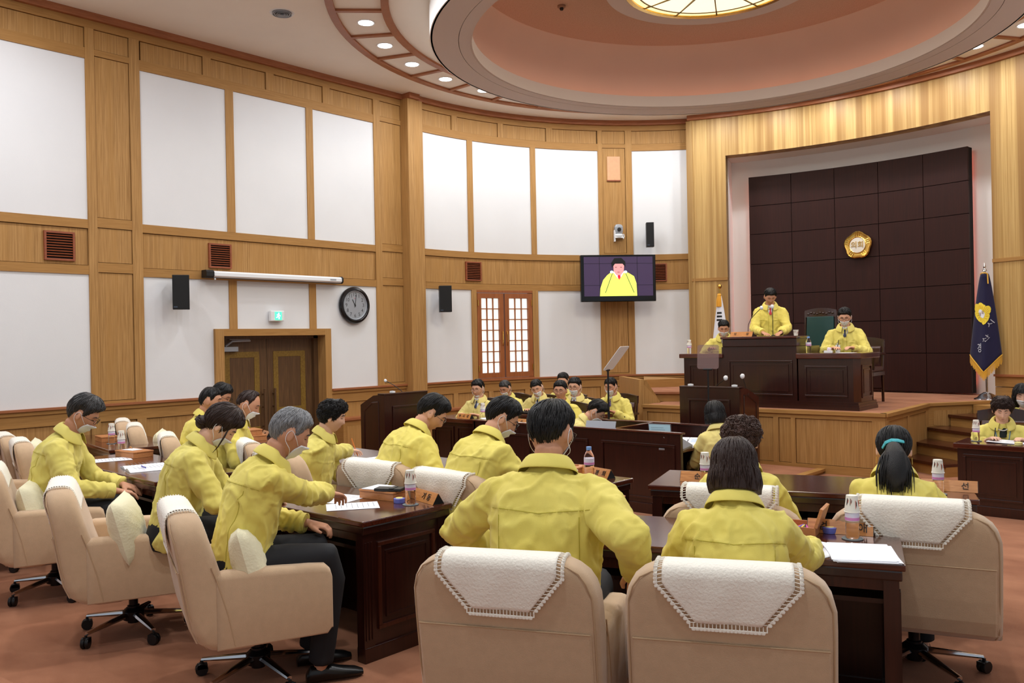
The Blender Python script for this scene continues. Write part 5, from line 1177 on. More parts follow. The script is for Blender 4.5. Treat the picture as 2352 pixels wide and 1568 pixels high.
M_shirt=mat('white_shirt',rgb(226,228,234),.7); M_trous=mat('black_trousers',rgb(22,22,26),.8); M_shoe=mat('black_shoe',rgb(14,13,13),.3); M_lip=mat('lip',rgb(166,92,84),.5); M_eye=mat('dark_eye',rgb(24,16,14),.4)
HX,HY,HZ=.076,.096,.116
def headpt(az,el):
    """point on the bare head; az from the face (0) round to the back (pi), el -pi/2..pi/2"""
    ce=cos(el); d=Vector((sin(az)*ce,cos(az)*ce,sin(el)))
    x,y,z=HX*d.x,HY*d.y,HZ*d.z
    if z<0:
        k=sstep(0,-.115,z); x*=1-.34*k
        if y>0: y*=1-.06*k
        else: y*=1-.42*k; 
    else:
        x*=1+.04*sstep(0,.06,z)*sstep(.02,-.05,y)
    if y>0: y=y*(1-.07*sstep(.0,1,ce)) 
    # features
    if d.y>0:
        g=lambda cx,cz,sx,sz: math.exp(-((x-cx)/sx)**2-((z-cz)/sz)**2)
        y+=.020*g(0,-.030,.011,.012)+.011*g(0,-.008,.009,.022)+.005*g(0,.034,.05,.010)
        y-=.010*(g(.031,.006,.016,.012)+g(-.031,.006,.016,.012))
        y+=.006*g(0,-.064,.020,.008)-.003*g(0,-.052,.02,.005)+.007*g(0,-.096,.022,.014)+.004*(g(.04,-.028,.018,.018)+g(-.04,-.028,.018,.018))
    return Vector((x,y,z))
def head_mb(mb,M):
    n,m=44,32; rings=[]
    for i in range(1,m):
        el=-pi/2+pi*i/m; rings.append([M@headpt(2*pi*j/n,el) for j in range(n)])
    mb.loft(rings)
    for s in (-1,1): mb.ell((0,0,0),(.007,.019,.031),10,8,M@Matrix.Translation((s*.079,-.006,-.004))@Matrix.Rotation(RD(s*-22),4,'Z')@Matrix.Rotation(RD(10),4,'X')); mb.ell((0,0,0),(.008,.010,.014),8,6,M@Matrix.Translation((s*.076,.002,-.012)))
def ipl(T,x):
    if x<=T[0][0]: return T[0][1]
    for (a,b),(c,d) in zip(T,T[1:]):
        if x<=c: return b+(d-b)*(x-a)/(c-a)
    return T[-1][1]
# hairline height by azimuth in degrees from the face
HL={'short':[(0,.062),(35,.060),(50,.045),(66,.018),(78,-.012),(84,.030),(100,.034),(112,-.005),(130,-.052),(180,-.064)],
    'bald':[(0,.10),(35,.098),(55,.075),(70,.03),(80,-.010),(86,.028),(100,.03),(112,-.005),(130,-.050),(180,-.060)],
    'women':[(0,.050),(35,.046),(50,.028),(62,-.005),(75,-.03),(84,-.02),(100,-.035),(115,-.062),(180,-.085)],
    'bob':[(0,.030),(30,.028),(42,.010),(50,-.050),(60,-.085),(90,-.093),(180,-.095)],
    'long':[(0,.045),(35,.04),(50,.0),(58,-.12),(70,-.2),(90,-.24),(180,-.25)]}
def hair(parent,M,style,m,thick=.014,lump=.004,lscale=22,locks=0,seed=1,part=0,hang=None,top=1.0):
    T=HL[style]; rnd=random.Random(seed); hanging=style in('bob','long')
    NA,NV=72,26; cols=[]
    for j in range(NA):
        az=-pi+2*pi*j/NA; zl=ipl(T,abs(math.degrees(az))); col=[]; lim=None
        for i in range(NV+1):
            q=i/NV
            if hanging:
                # go down the skull to the equator, then hang
                zt=.116; z=zt-(zt-zl)*q
            else: z=.1159-(.1159-zl)*q**1.0
            el=math.asin(max(-1,min(1,z/HZ)))
            if hanging and z<.0: 
                p0=headpt(az,0.0); fl=1.0-.08*sstep(-.04,-.13,z)+.10*sstep(.0,-.06,z)+.02*sin(az*9)*sstep(0,-.1,z); 
                if zl<-.15: fl=1.0-.12*sstep(0,-.2,z)
                p=Vector((p0.x*fl*1.10,(p0.y if p0.y>0 else p0.y*(1-.12*sstep(0,-.12,z)))*fl,z)); nrm=Vector((sin(az),cos(az),0))
            else: p=headpt(az,el if z<.1158 else pi/2-.001); nrm=Vector((p.x/HX**2,p.y/HY**2,p.z/HZ**2)).normalized()
            th=thick*(.75+.45*sstep(-.02,.09,p.z)*top)
            edge=(sstep(-.02,.30,1-q) if abs(az)<.75 else sstep(-.05,.55,1-q)) if not hanging else sstep(-.02,.05,1-q)*.5+.5
            if not hanging: th=th*edge-.003*(1-edge)
            if style in('short',) and abs(az)<.9: th*=1+.35*sstep(.5,1,q)*(1-q)
            v=p+nrm*th
            nn=noise.noise(Vector((v.x,v.y,v.z))*lscale+Vector((seed*3.1,0,0)))+.5*noise.noise(Vector((v.x*1.4,v.y*1.4,v.z*.5))*lscale*2.6+Vector((0,seed,0)))
            v=v+nrm*lump*nn*(edge if not hanging else 1)
            col.append(v)
        if q: pass
        # tuck the rim back inside the head
        end=col[-1]; inn=end*.90 if not hanging else Vector((end.x*.86,end.y*.86,end.z+.004)); col.append(inn); cols.append(col)
    rings=[[cols[j][i] for j in range(NA)] for i in range(NV+2)]
    mb=MB(); mb.loft(rings,True,True)
    if locks:
        for k in range(locks):
            j=rnd.random()*NA; q0=rnd.random()*(.75 if not hanging else .6); ln=.22+.25*rnd.random(); a=[];dj=(rnd.random()-.5)*(3 if lump<.008 else 9)
            w=.0016+.0014*rnd.random(); up=.0012+.003*rnd.random()
            if lump>.009:
                q=min(NV-1.01,(.08+.85*rnd.random())*NV); i0=int(q); j0=int(j)%NA; b0=cols[j0][i0].lerp(cols[j0][i0+1],q-i0); t2=cols[(j0+1)%NA][i0]-cols[j0][i0]; t1=(cols[j0][i0+1]-cols[j0][i0])
                if t1.length<1e-5 or t2.length<1e-5: continue
                t1.normalize(); t2.normalize(); nn_=t2.cross(t1).normalized(); nn_=nn_ if nn_.dot(b0)>0 else -nn_; r0=.005+.006*rnd.random(); ph=rnd.random()*6.28; sg=1 if k%2 else -1
                mb.tube([b0+nn_*(.002+.0045*sin(ph+t*.95))+t1*(r0*sin(ph+sg*t*.95)+(t-5)*.0016)+t2*(r0*cos(ph+sg*t*.95)) for t in range(11)],[.0006]+[w*.75]*9+[.0005],4); continue
            for t in range(7):
                q=min(1,q0+ln*t/6)*NV; jj=j+dj*(t/6)+(1.5*sin(t*1.8+k) if lump>.008 else 0); i0=min(NV-1,int(q)); f=q-i0; j0=int(math.floor(jj))%NA; g_=jj-math.floor(jj); j1=(j0+1)%NA
                p=(cols[j0][i0].lerp(cols[j0][i0+1],f)).lerp(cols[j1][i0].lerp(cols[j1][i0+1],f),g_)
                a.append(p*(1+up*8*sin(pi*min(1,(t+.6)/6))))
            mb.tube(a,[w*.5,w,w,w,w,w*.8,w*.2],4)
    mb.v=[tuple(M@Vector(v)) for v in mb.v]
    return ob('hair',mb,m,parent,smooth=2)
def face_parts(parent,M,eyes=True,mask=None,glasses=None,low=False,loops=True,seed=0):
    if eyes:
        e=MB()
        for s in (-1,1):
            pts=[M@(headpt(s*RD(x),RD(3))+Vector((0,.0015,0))) for x in (13,19,25,31)]; e.tube(pts,[.0012,.0024,.0024,.0012],5)
        ob('eyes',e,M_eye,parent)
        e=MB()
        for s in (-1,1):
            pts=[M@(headpt(s*RD(x),RD(z))+Vector((0,.002,0))) for x,z in ((10,14),(18,17),(27,16),(36,12))]; e.tube(pts,[.002,.0034,.003,.0012],5)
        ob('eyebrows',e,M_hairb,parent)
        if not mask or low: e=MB(); e.tube([M@(headpt(RD(x),RD(-33.5))+Vector((0,.001,0))) for x in (-16,-8,0,8,16)],[.001,.003,.0034,.003,.001],5); ob('lips',e,M_lip,parent)
    if mask:
        n,m_=16,12; G=[]
        z0,z1=(-.118,-.026) if not low else (-.125,-.075)
        for i in range(m_+1):
            z=z0+(z1-z0)*i/m_; el=math.asin(max(-.99,z/HZ)); row=[]
            wmax=RD(62-16*abs(2*i/m_-1)**2)
            for j in range(n+1):
                az=-wmax+2*wmax*j/n; p=headpt(az,max(el,-1.15)); p=Vector((p.x,p.y*(1-.16*(1-i/m_)**2),p.z)); 
                bl=.8*cos(az*1.3)*sin(pi*min(1,max(0,(i/m_)**.8)))
                if z<-.10: p=Vector((p.x,p.y,z))
                row.append(M@(p*1.03+Vector((0,.004+.014*bl*(1 if not low else .4),0))))
            G.append(row)
        mb=MB(); mb.loft(G,False,False); me=evalmesh(mesh(mb,'face_mask'),[('SOLIDIFY',dict(thickness=.0025,offset=0))],'face_mask'); mo=ob('face_mask',me,mask,parent,smooth=2,rec=False)
        if loops:
            e=MB()
            for s in (-1,1):
                e.tube(smp([M@(headpt(s*RD(54),math.asin(max(-.99,(z1-.008)/HZ)))*1.04),M@Vector((s*.080,.03,(z1-.008+.018)/2)),M@Vector((s*.083,-.004,.022)),M@Vector((s*.085,-.022,.0)),M@Vector((s*.082,-.014,-.034)),M@Vector((s*.077,.022,(z0+.02-.034)/2)),M@(headpt(s*RD(50),math.asin(max(-.99,(z0+.02)/HZ)))*1.05)]),.0014,5)
            ob('ear_loops',e,mask,mo)
    if glasses:
        e=MB()
        for s in (-1,1):
            c=Vector((s*.033,.101,.006)); pts=[M@(c+Vector((.026*cos(a),-.004*abs(cos(a))*(1 if cos(a)*s>0 else 0),.018*sin(a)))) for a in [2*pi*k/16 for k in range(17)]]; e.tube(pts,.0016,5)
            e.tube([M@(c+Vector((s*.026,-.004,.004))),M@Vector((s*.079,.06,.012)),M@Vector((s*.083,-.005,.012)),M@Vector((s*.083,-.02,.0))],.0016,5)
        e.tube([M@Vector((-.008,.103,.009)),M@Vector((0,.106,.012)),M@Vector((.008,.103,.009))],.0015,5); ob('glasses',e,glasses,parent,smooth=True)
def hand_mb(mb,W_,dirv,upv,side,curl=.5,s=1.0):
    """palm, four fingers of unequal length and a thumb from the side of the palm. side=+1 right hand"""
    y=dirv.normalized(); z=(upv-y*upv.dot(y)).normalized(); x=y.cross(z)
    M=Matrix(((x.x,y.x,z.x,W_.x),(x.y,y.y,z.y,W_.y),(x.z,y.z,z.z,W_.z),(0,0,0,1)))@Matrix.Scale(s,4)
    R=[]
    for yy,w,t in ((-.02,.026,.022),(.01,.030,.019),(.04,.040,.016),(.07,.043,.014),(.088,.040,.011),(.094,.030,.006)):
        R.append([(w*cos(2*pi*k/12),yy,t*sin(2*pi*k/12)) for k in range(12)])
    mb.loft(R,True,True,M)
    th=side*-1
    for k,(fx,ln,fan) in enumerate(((.031,.068,.16),(.0105,.078,.05),(-.0105,.073,-.06),(-.031,.058,-.18))):
        fx*=-side*-1*1; fx=fx*th*-1 if False else fx*(th)
        p=Vector((fx,.080,0)); a=0; pts=[Vector((fx*.9,.05,0)),p]; d=fan*th
        for q,fr in enumerate((.44,.32,.24)):
            a+=curl*(.55,.75,.5)[q]; p=p+Vector((sin(d)*cos(a),cos(d)*cos(a),-sin(a)))*ln*fr; pts.append(p.copy())
        mb.tube(pts,[.010,.0095,.0088,.0080,.0066],8,M)
    pts=[Vector((th*.022,.012,-.004)),Vector((th*.045,.035,-.010)),Vector((th*.056,.060,-.016)),Vector((th*.052,.083,-.024))]
    mb.tube(pts,[.014,.0125,.0105,.008],8,M)
def ik(a,b,l1,l2,pole):
    d=b-a; D=min(d.length,(l1+l2)*.995); u=d.normalized(); b=a+u*D
    x=(l1*l1-l2*l2+D*D)/(2*D); h=sqrt(max(0,l1*l1-x*x)); p=pole-u*pole.dot(u); p.normalize(); return a+u*x+p*h,b
NP=[0]
def person(label,head,yaw,floor=0,s=1.0,lean=18,pitch=30,hyaw=0,roll=0,side=0,handR=(.17,.42,.05),handL=(-.17,.42,.05),hs='short',hm=None,skin=None,jm=None,mask=None,glasses=None,low=False,
           near=False,thick=.014,lump=.004,lscale=22,locks=0,tie=None,front=False,stand=False,extra=None,curl=.6,legs=True,vox=None,fat=1.0,loops=True,twist=0,haup=(0,0,1),poleR=None,poleL=None):
    """head = world position of the head centre; the body hangs below it, facing yaw (0 = +y)"""
    NP[0]+=1; seed=NP[0]; hm=hm or M_hairb; skin=skin or M_skin; jm=jm or J1
    Lr=RD(lean)
    # spine in unscaled local space, pelvis at origin
    n=12; sp=[Vector((0,0,0))]; tans=[]
    TL=.50
    for i in range(n):
        a=Lr*(.55+.9*i/n); t=Vector((RD(side)*1.0,sin(a),cos(a))).normalized(); tans.append(t); sp.append(sp[-1]+t*TL/n)
    tans.append(tans[-1])
    def spine(t):
        q=max(-.35,t)*n
        if q<0: return sp[0]+tans[0]*q*TL/n, tans[0]
        i=min(n-1,int(q)); return sp[i].lerp(sp[i+1],min(1.6,q-i)) if i<n-1 or q<=n else sp[n]+tans[n]*(q-n)*TL/n, tans[i]
    nb,nt=spine(1.0)
    ha=Lr*1.2+RD(pitch)*.45
    nd=Vector((RD(side)*.5,sin(ha),cos(ha))).normalized(); hc=nb+nd*.135+Vector((0,.012,.018))
    HM=Matrix.Translation(hc)@Matrix.Rotation(RD(-hyaw),4,'Z')@Matrix.Rotation(RD(roll),4,'Y')@Matrix.Rotation(-(RD(pitch)),4,'X')
    Rz=Matrix.Rotation(RD(yaw),4,'Z')
    off=Rz@(hc*s)
    px_,py_,pz_=head[0]-off.x,head[1]-off.y,head[2]-off.z     # pelvis in the world
    root=emp('person',(px_,py_,floor),RD(yaw),label,'person')
    B=Matrix.Translation((0,0,pz_-floor))@Matrix.Scale(s,4)    # local body space -> root space
    Bi=B.inverted()
    tw=RD(twist)
    def tors(t,a):
        c,tn=spine(t); xx=Vector((cos(tw*t),-sin(tw*t),0)); yy=tn.cross(xx)*-1; yy=xx.cross(tn)*-1; yy=tn.cross(xx); 
        return c,xx,yy
    def ring(t,hw,hd,dy=0,n_=28,sq=2.4,back=1.0):
        c,xx,yy=tors(t,0); out=[]
        for k in range(n_):
            a=2*pi*k/n_; ca,sa=cos(a),sin(a); x=hw*(abs(ca)**(2/sq))*(1 if ca>0 else -1); y=hd*(abs(sa)**(2/sq))*(1 if sa>0 else -1)
            if y<0: y*=back
            out.append(c+xx*x+yy*(y+dy))
        return out
    # ---- arms
    arms=[]
    for sd,hnd,pole in ((1,handR,poleR),(-1,handL,poleL)):
        hnd=(((Rz.inverted()@(Vector(hnd[1:])-Vector((px_,py_,pz_))))/s) if hnd[0]=='w' else Vector(hnd))
        c,xx,yy=tors(.84,0); sh=c+xx*sd*.158*fat+yy*(-.004)
        wr=hnd
        pl=Vector(pole) if pole else Vector((sd*.9,-.35,-1)); el,wr=ik(sh,wr,.285,.26,pl); arms.append((sd,sh,el,wr))
    # ---- jacket
    jb=MB(); f=fat
    prof=[(-.20,.178,.135,.03),(-.08,.188,.142,.02),(.05,.182,.135,.012),(.25,.178,.128,.005),(.45,.184,.128,0),(.62,.190,.128,-.004),(.74,.192,.122,-.008),(.82,.186,.110,-.010),(.885,.162,.094,-.010),(.93,.130,.082,-.008),(.97,.100,.074,-.004),(1.01,.074,.066,.0),(1.04,.066,.062,.002)]
    jb.loft([ring(t,hw*f,hd*f,dy) for t,hw,hd,dy in prof])
    for sd,sh,el,wr in arms:
        c,xx,yy=tors(.86,0); inn=c+xx*sd*.10+Vector((0,0,.005)); cu=el.lerp(wr,.97); md=sh.lerp(el,.5); m2=el.lerp(wr,.5)
        jb.tube([inn,sh,sh.lerp(el,.25),md,el.lerp(sh,.12),el,el.lerp(wr,.12),m2,el.lerp(wr,.86),cu],[.062*f,.068*f,.069*f,.065*f,.060*f,.059*f,.058*f,.055,.049,.045],14)
    v=vox or (.0085 if near else (.010 if (tie or front) else .012))
    me=mesh(jb,'jacket'); fixn(me)
    me=evalmesh(me,[('REMESH',dict(mode='VOXEL',voxel_size=v)),('SMOOTH',dict(factor=.6,iterations=5 if near else 3))],'jacket')
    # folds, yoke seam and side pleats, as relief of the cloth
    me.update(); nor=[Vector(q.normal) for q in me.vertices]; sv=Vector((seed*2.3,seed*1.1,0))
    for q,nr_ in zip(me.vertices,nor):
        p=q.co; 
        # nearest arm
        dA=9;tA=0;sdA=0
        for sd,sh,el,wr in arms:
            for a,b,base in ((sh,el,0),(el,wr,1)):
                ab=b-a; t=max(0,min(1,(p-a).dot(ab)/ab.length_squared)); dd=(p-(a+ab*t)).length
                if dd<dA: dA=dd;tA=base+t;sdA=sd
        onarm=sstep(.10,.085,dA)*sstep(.10,.30,tA)
        fo=noise.noise(p*7+sv)*.009+noise.noise(Vector((p.x*9,p.y*9,p.z*16))+sv)*.004
        rdg=1-abs(noise.noise(Vector((p.x*10,p.y*10,p.z*6))+sv*2))*2; fo+=.009*sstep(.5,1,rdg); rdg=1-abs(noise.noise(Vector((p.x*19,p.y*19,p.z*11))-sv))*2; fo+=.0035*sstep(.6,1,rdg)
        if onarm>0:
            k=math.exp(-((tA-1.0)/.28)**2)+.8*math.exp(-((tA-1.75)/.22)**2)+.35
            fo+=onarm*k*(.0042*sin(tA*26+9*noise.noise(p*6+sv)+p.x*40)*max(0,.35+noise.noise(p*5-sv)*1.6)+.006*noise.noise(Vector((p.x*14,p.y*9,p.z*14))-sv))
        r=p-sp[0]; # torso coordinates
        i=min(range(n+1),key=lambda i_:(p-sp[i_]).length_squared); tt=i/n+(p-sp[i]).dot(tans[i])/TL
        c,xx,yy=tors(tt,0); x=(p-c).dot(xx); y=(p-c).dot(yy)
        body=(1-onarm)*sstep(1.02,.95,tt)
        if y<-.02 and body>.3:
            sag=.70+.04*abs(x)/.2
            fo+=.0045*body*(sstep(sag-.012,sag,tt)-.5)*sstep(.20,.17,abs(x))           # yoke overlaps the back panel
            if tt<sag: fo+=.0075*body*(sstep(.150,.138,abs(x))-.3)*sstep(.02,.1,tt)                   # centre panel over the side pleats
        elif y>.03 and body>.3:
            fo+=.004*body*sstep(.026,.020,abs(x-.004))                              # front placket
            if abs(x)>.04: fo+=.004*body*sstep(.011,.006,abs(tt-.66-.02*abs(x)))  # chest pocket flaps
            fo+=.0025*body*sstep(.05,.04,abs(abs(x)-.10))*sstep(.16,.15,abs(tt-.33))
        q.co=p+nr_*fo
    me.update()
    jk=ob('jacket',me,jm,root,smooth=2,rec=False,M=B)
    # seams as raised stitching found by projecting onto the jacket
    if near:
        from mathutils.bvhtree import BVHTree
        bt=BVHTree.FromPolygons([vv.co for vv in me.vertices],[tuple(p_.vertices) for p_ in me.polygons])
        st=MB()
        def cast(t,x):
            c,xx,yy=tors(t,0); o=c+xx*x-yy*.6; h=bt.ray_cast(o,yy,1.2); return h[0]-yy*.0008 if h[0] is not None else None
        ln=[cast(.70+.04*abs(x)/.2-.004,x) for x in [(-.185+.37*k/40) for k in range(41)]]; ln=[p for p in ln if p is not None]
        ln=[p for p,q_ in zip(ln,ln[1:]+[None]) if q_ is None or (p-q_).length<.04]
        if len(ln)>3: st.tube(ln,.0011,4)
        for sd in (-1,1):
            l2=[cast(t,sd*.145) for t in [.06+.62*k/24 for k in range(25)]]; l2=[p for p in l2 if p is not None]
            l3=[l2[0]] if l2 else []
            for p in l2[1:]:
                if (p-l3[-1]).length<.05: l3.append(p)
            if len(l3)>3: st.tube(l3,.0014,4)
        if st.v: ob('stitching',st,M_thread,jk)
    if tie or front:
        from mathutils.bvhtree import BVHTree
        bt=BVHTree.FromPolygons([vv.co for vv in me.vertices],[tuple(p_.vertices) for p_ in me.polygons]); st=MB()
        def castf(t,x):
            c,xx,yy=tors(t,0); o=c+xx*x+yy*.6; h=bt.ray_cast(o,-yy,.62); return h[0]+yy*.0008 if h[0] is not None else None
        for P2 in ([(t_/20*.78,.026) for t_ in range(21)],[(t_/20*.78,-.020) for t_ in range(21)],[(.64+.015*k/8,.05+.10*k/8) for k in range(9)],[(.64+.015*k/8,-.05-.10*k/8) for k in range(9)],[(.30,.06+.08*k/6) for k in range(7)],[(.30,-.06-.08*k/6) for k in range(7)]):
            l2=[castf(*q_) for q_ in P2]; l3=[]
            for p in l2:
                if p is not None and (not l3 or (p-l3[-1]).length<.05): l3.append(p)
            if len(l3)>3: st.tube(l3,.0018,4)
        if st.v: ob('stitching',st,M_thread,jk)
    # collar: stand and fall, open at the throat
    cb=MB(); NB=30; gap=RD(26 if front else 20); rows=[]
    P_=[(.000,.062,.0),(.020,.060,.036),(.002,.066,.054),(-.003,.078,.044),(-.004,.094,.010),(-.004,.099,-.006)]
    c,xx,yy=spine(.985)[0],Vector((1,0,0)),None; tn=spine(.97)[1]; yy=tn.cross(Vector((1,0,0)))
    for k in range(NB+1):
        a=-pi/2+gap+(2*pi-2*gap)*k/NB + pi     # from the throat round the back
        a=pi/2+gap+(2*pi-2*gap)*k/NB
        fr_=sstep(.35,0,min(k,NB-k)/NB)
        row=[]
        for q,(dz,rr,h) in enumerate(P_):
            r_=rr*(1.08 if q>2 else 1.0)+(.012*fr_ if q>=4 else 0); hh=h-(.020*fr_ if q<4 else .030*fr_)
            row.append(c+Vector((1,0,0))*(r_*1.05*cos(a))+yy*(r_*.98*sin(a)+.004)+tn*(hh+.012+(.012 if sin(a)<0 else 0)))
        rows.append(row)
    cb.loft(rows,False,False); me=evalmesh(mesh(cb,'collar'),[('SOLIDIFY',dict(thickness=.004,offset=0)),('SUBSURF',dict(levels=1,render_levels=1))],'collar'); ob('collar',me,jm,jk,smooth=2,rec=False)
    for sd,sh,el,wr in arms:
        d=(wr-el).normalized(); cf=MB(); cf.tube([wr-d*.055,wr-d*.05,wr-d*.006,wr-d*.004,wr-d*.02],[.047,.0515,.049,.043,.040],16); ob('cuff',cf,jm,jk,smooth=True)
    # ---- body: one continuous skin
    bb=MB(); head_mb(bb,HM)
    bb.tube([spine(.80)[0],spine(.95)[0],nb+nd*.02,hc-nd*.065+Vector((0,-.022,0)),hc+Vector((0,-.02,-.03))],[.07,.062,.056,.053,.045],16)
    bb.loft([ring(t,hw,hd,0,16) for t,hw,hd in ((.0,.12,.08),(.4,.11,.07),(.75,.13,.07),(.86,.10,.05))])
    for sd,sh,el,wr in arms:
        bb.tube([spine(.80)[0]+Vector((sd*.05,0,0)),sh,el,el.lerp(wr,.4),wr],[.045,.042,.036,.033,.025],10)
        d=(wr-el).normalized(); hd_=d+Vector((0,.25,-.12)) if not stand else d; hand_mb(bb,wr+d*.015,hd_,Vector(haup)*1.0,sd,curl)
    pz=(pz_-floor)/s
    if legs:
        for sd in (-1,1):
            if stand: bb.tube([(sd*.07,0,.02),(sd*.09,.0,-.42),(sd*.10,-.02,-.84)],[.06,.045,.035],10)
            else:
                hip=Vector((sd*.08,.02,.0)); kn=Vector((sd*.12,.40,.02)); ft=Vector((sd*.12,.36,-pz+.06)); bb.tube([hip,kn,ft],[.06,.045,.035],10)
    bm_=mesh(bb,'body'); fixn(bm_)
    bm_=evalmesh(bm_,[('REMESH',dict(mode='VOXEL',voxel_size=.0056 if near else .0064)),('SMOOTH',dict(factor=.5,iterations=1)),('DECIMATE',dict(ratio=.5))],'body')
    ob('body',bm_,skin,root,smooth=2,rec=False,M=B)
    if legs:
        tb=MB()
        tb.loft([ring(t,hw*f,hd*f,.01,20) for t,hw,hd in ((-.22,.15,.13),(-.1,.175,.15),(.08,.17,.14),(.15,.15,.12))])
        sh_=[]
        for sd in (-1,1):
            if stand: tb.tube([(sd*.08,0,.0),(sd*.095,.0,-.40),(sd*.10,-.02,-.80)],[.095,.075,.065],12); sh_.append(((sd*.10,.03,-.85)))
            else: tb.tube([(sd*.085,.02,-.01),(sd*.11,.22,.0),(sd*.12,.41,.0),(sd*.12,.42,-.10),(sd*.12,.36,-pz+.09)],[.095,.088,.075,.07,.062],12); sh_.append((sd*.12,.41,-pz+.045))
        me=mesh(tb,'trousers'); fixn(me); me=evalmesh(me,[('REMESH',dict(mode='VOXEL',voxel_size=.018)),('SMOOTH',dict(factor=.5,iterations=3))],'trousers'); ob('trousers',me,M_trous,root,smooth=2,rec=False,M=B)
        for x,y,z in sh_:
            mb=MB(); mb.loft([[(x+w*cos(2*pi*k/12),y+yy_,z-.04+max(0,hh*(.5+.5*sin(2*pi*k/12)))) for k in range(12)] for yy_,w,hh in ((-.12,.02,.05),(-.10,.035,.08),(-.03,.04,.085),(.05,.046,.06),(.12,.042,.045),(.155,.02,.03))]); ob('shoe',mb,M_shoe,root,smooth=True,M=B)
    # ---- head dress
    if hs!='none': hair(root,B@HM,hs,hm,thick,lump,lscale,locks,seed)
    face_parts(root,B@HM,True,mask,glasses,low,loops)
    if front or tie:
        t0=.80; rows=[]
        for k in range(7):
            t=1.0-.20*k/6; c,xx,yy=tors(t,0); w=.050*(1-k/6)+.004; d=.066+.050*sstep(0,1,k/6)
            rows.append([c+xx*w*u+yy*(d+.006-abs(u)*.010) for u in (-1,-.5,0,.5,1)])
        sh=MB(); sh.loft(rows,False,False); me=evalmesh(mesh(sh,'shirt'),[('SOLIDIFY',dict(thickness=.004,offset=0))],'shirt'); ob('shirt',me,M_shirt,root,smooth=2,rec=False,M=B)
        sc=MB()
        for sd in (-1,1):
            c,xx,yy=tors(1.02,0); a=c+xx*sd*.004+yy*.072; b=c+xx*sd*.045+yy*.058; sc.loft([[a,b,b+Vector((0,.006,.03)),a+Vector((0,.0,.020))],[a+yy*.004,b+yy*.004,b+yy*.004+Vector((0,.006,.03)),a+yy*.004+Vector((0,0,.020))]])
        ob('shirt_collar',sc,M_shirt,root,M=B)
        if tie:
            tr_=[]
            for k,w in enumerate((.010,.013,.009,.016,.019,.016)):
                t=1.0-.18*k/5; c,xx,yy=tors(t,0); d=.078+.050*sstep(0,1,k/5); tr_.append([c-xx*w+yy*d,c+yy*(d+.006),c+xx*w+yy*d,c+yy*(d-.004)])
            tb_=MB(); tb_.loft(tr_); ob('tie',tb_,tie,root,M=B)
    if extra: extra(root,B,HM,tors,arms)
    return root
# ---- small wearables
M_teal=mat('teal_glitter_clip',rgb(70,176,186),.3,.3,bump=.8,bscale=400); M_lany=mat('blue_lanyard',rgb(60,110,150),.6)
def ponytail(root,B,HM,tors,arms):
    H_=B@HM; rnd=random.Random(5); mb=MB(); base=Vector((0,-.110,-.005))
    mb.tube([base+Vector((0,.03,0)),base+Vector((0,-.012,-.02)),base+Vector((.004,-.035,-.07)),base+Vector((.006,-.040,-.14)),base+Vector((.004,-.045,-.20)),base+Vector((0,-.045,-.26))],[.03,.038,.056,.064,.056,.02],16)
    for k in range(170):
        a=rnd.uniform(0,2*pi); r1=rnd.uniform(.6,1.05); dx=rnd.uniform(-.025,.025)
        mb.tube([base+Vector((cos(a)*.03*r1,-.012+sin(a)*.02*r1,-.02)),base+Vector((cos(a)*.058*r1+dx*.4,-.035+sin(a)*.05*r1,-.08)),base+Vector((cos(a)*.066*r1+dx,-.040+sin(a)*.045*r1,-.16)),base+Vector((cos(a)*.055*r1+dx*1.5,-.045+sin(a)*.03,-.23-.06*rnd.random()))],[.003,.004,.0035,.0008],5)
    mb.v=[tuple(H_@Vector(v)) for v in mb.v]; po=ob('ponytail',mb,M_hairb,root,smooth=2)
    cl=MB(); cl.tube([(-.055,-.098,-.020),(-.038,-.124,.002),(-.01,-.135,.012),(.02,-.132,.012),(.048,-.118,.010)],[.008,.011,.012,.012,.010],6,H_,flat=(.5,1)); ob('hair_clip',cl,M_teal,root,smooth=True)
def bun(root,B,HM,tors,arms):
    H_=B@HM; mb=MB(); rnd=random.Random(9)
    mb.ell((.0,-.085,-.052),(.048,.040,.042),16,12,H_)
    for k in range(60):
        a=rnd.uniform(0,6.28); mb.tube([H_@Vector((.049*cos(a+q*.5),-.085+.041*sin(a+q*.5)-.004,-.052+.036*(q/4-.5)*(1 if k%2 else -1))) for q in range(5)],[.001,.003,.003,.003,.001],4)
    for s in (-1,1): mb.tube([H_@Vector((s*.070,.045,.03)),H_@Vector((s*.086,.06,-.02)),H_@Vector((s*.083,.075,-.085)),H_@Vector((s*.078,.078,-.13))],[.004,.006,.004,.001],5)
    ob('hair_bun',mb,M_hairbr,root,smooth=2)
def lanyard(root,B,HM,tors,arms,badge=True):
    mb=MB(); L1=[]
    for s in (-1,1):
        c,xx,yy=tors(.98,0); c2,x2,y2=tors(.80,0); c3,x3,y3=tors(.62,0)
        mb.tube([c+xx*s*.06-yy*.04+Vector((0,0,.03)),c+xx*s*.07+yy*.06,c2+x2*s*.05+y2*.145,c3+x3*.0+y3*.15],.004,5)
    ob('lanyard',mb,M_lany,root,M=B)
def badge(root,B,HM,tors,arms):
    c,xx,yy=tors(.52,0); M=Matrix.Translation(c+xx*(.09)+yy*.150)
    ob('badge_clip',MB().ell((0,0,.055),(.012,.006,.012),8,6,M),M_white,root,M=B); b=ob('name_badge',MB().box(-.030,.030,-.003,.003,-.052,.042,M),M_white,root,M=B,bevel=.002)
    ob('badge_photo',MB().box(-.012,.012,.0035,.0045,-.02,.012,M),M_print,root,M=B)
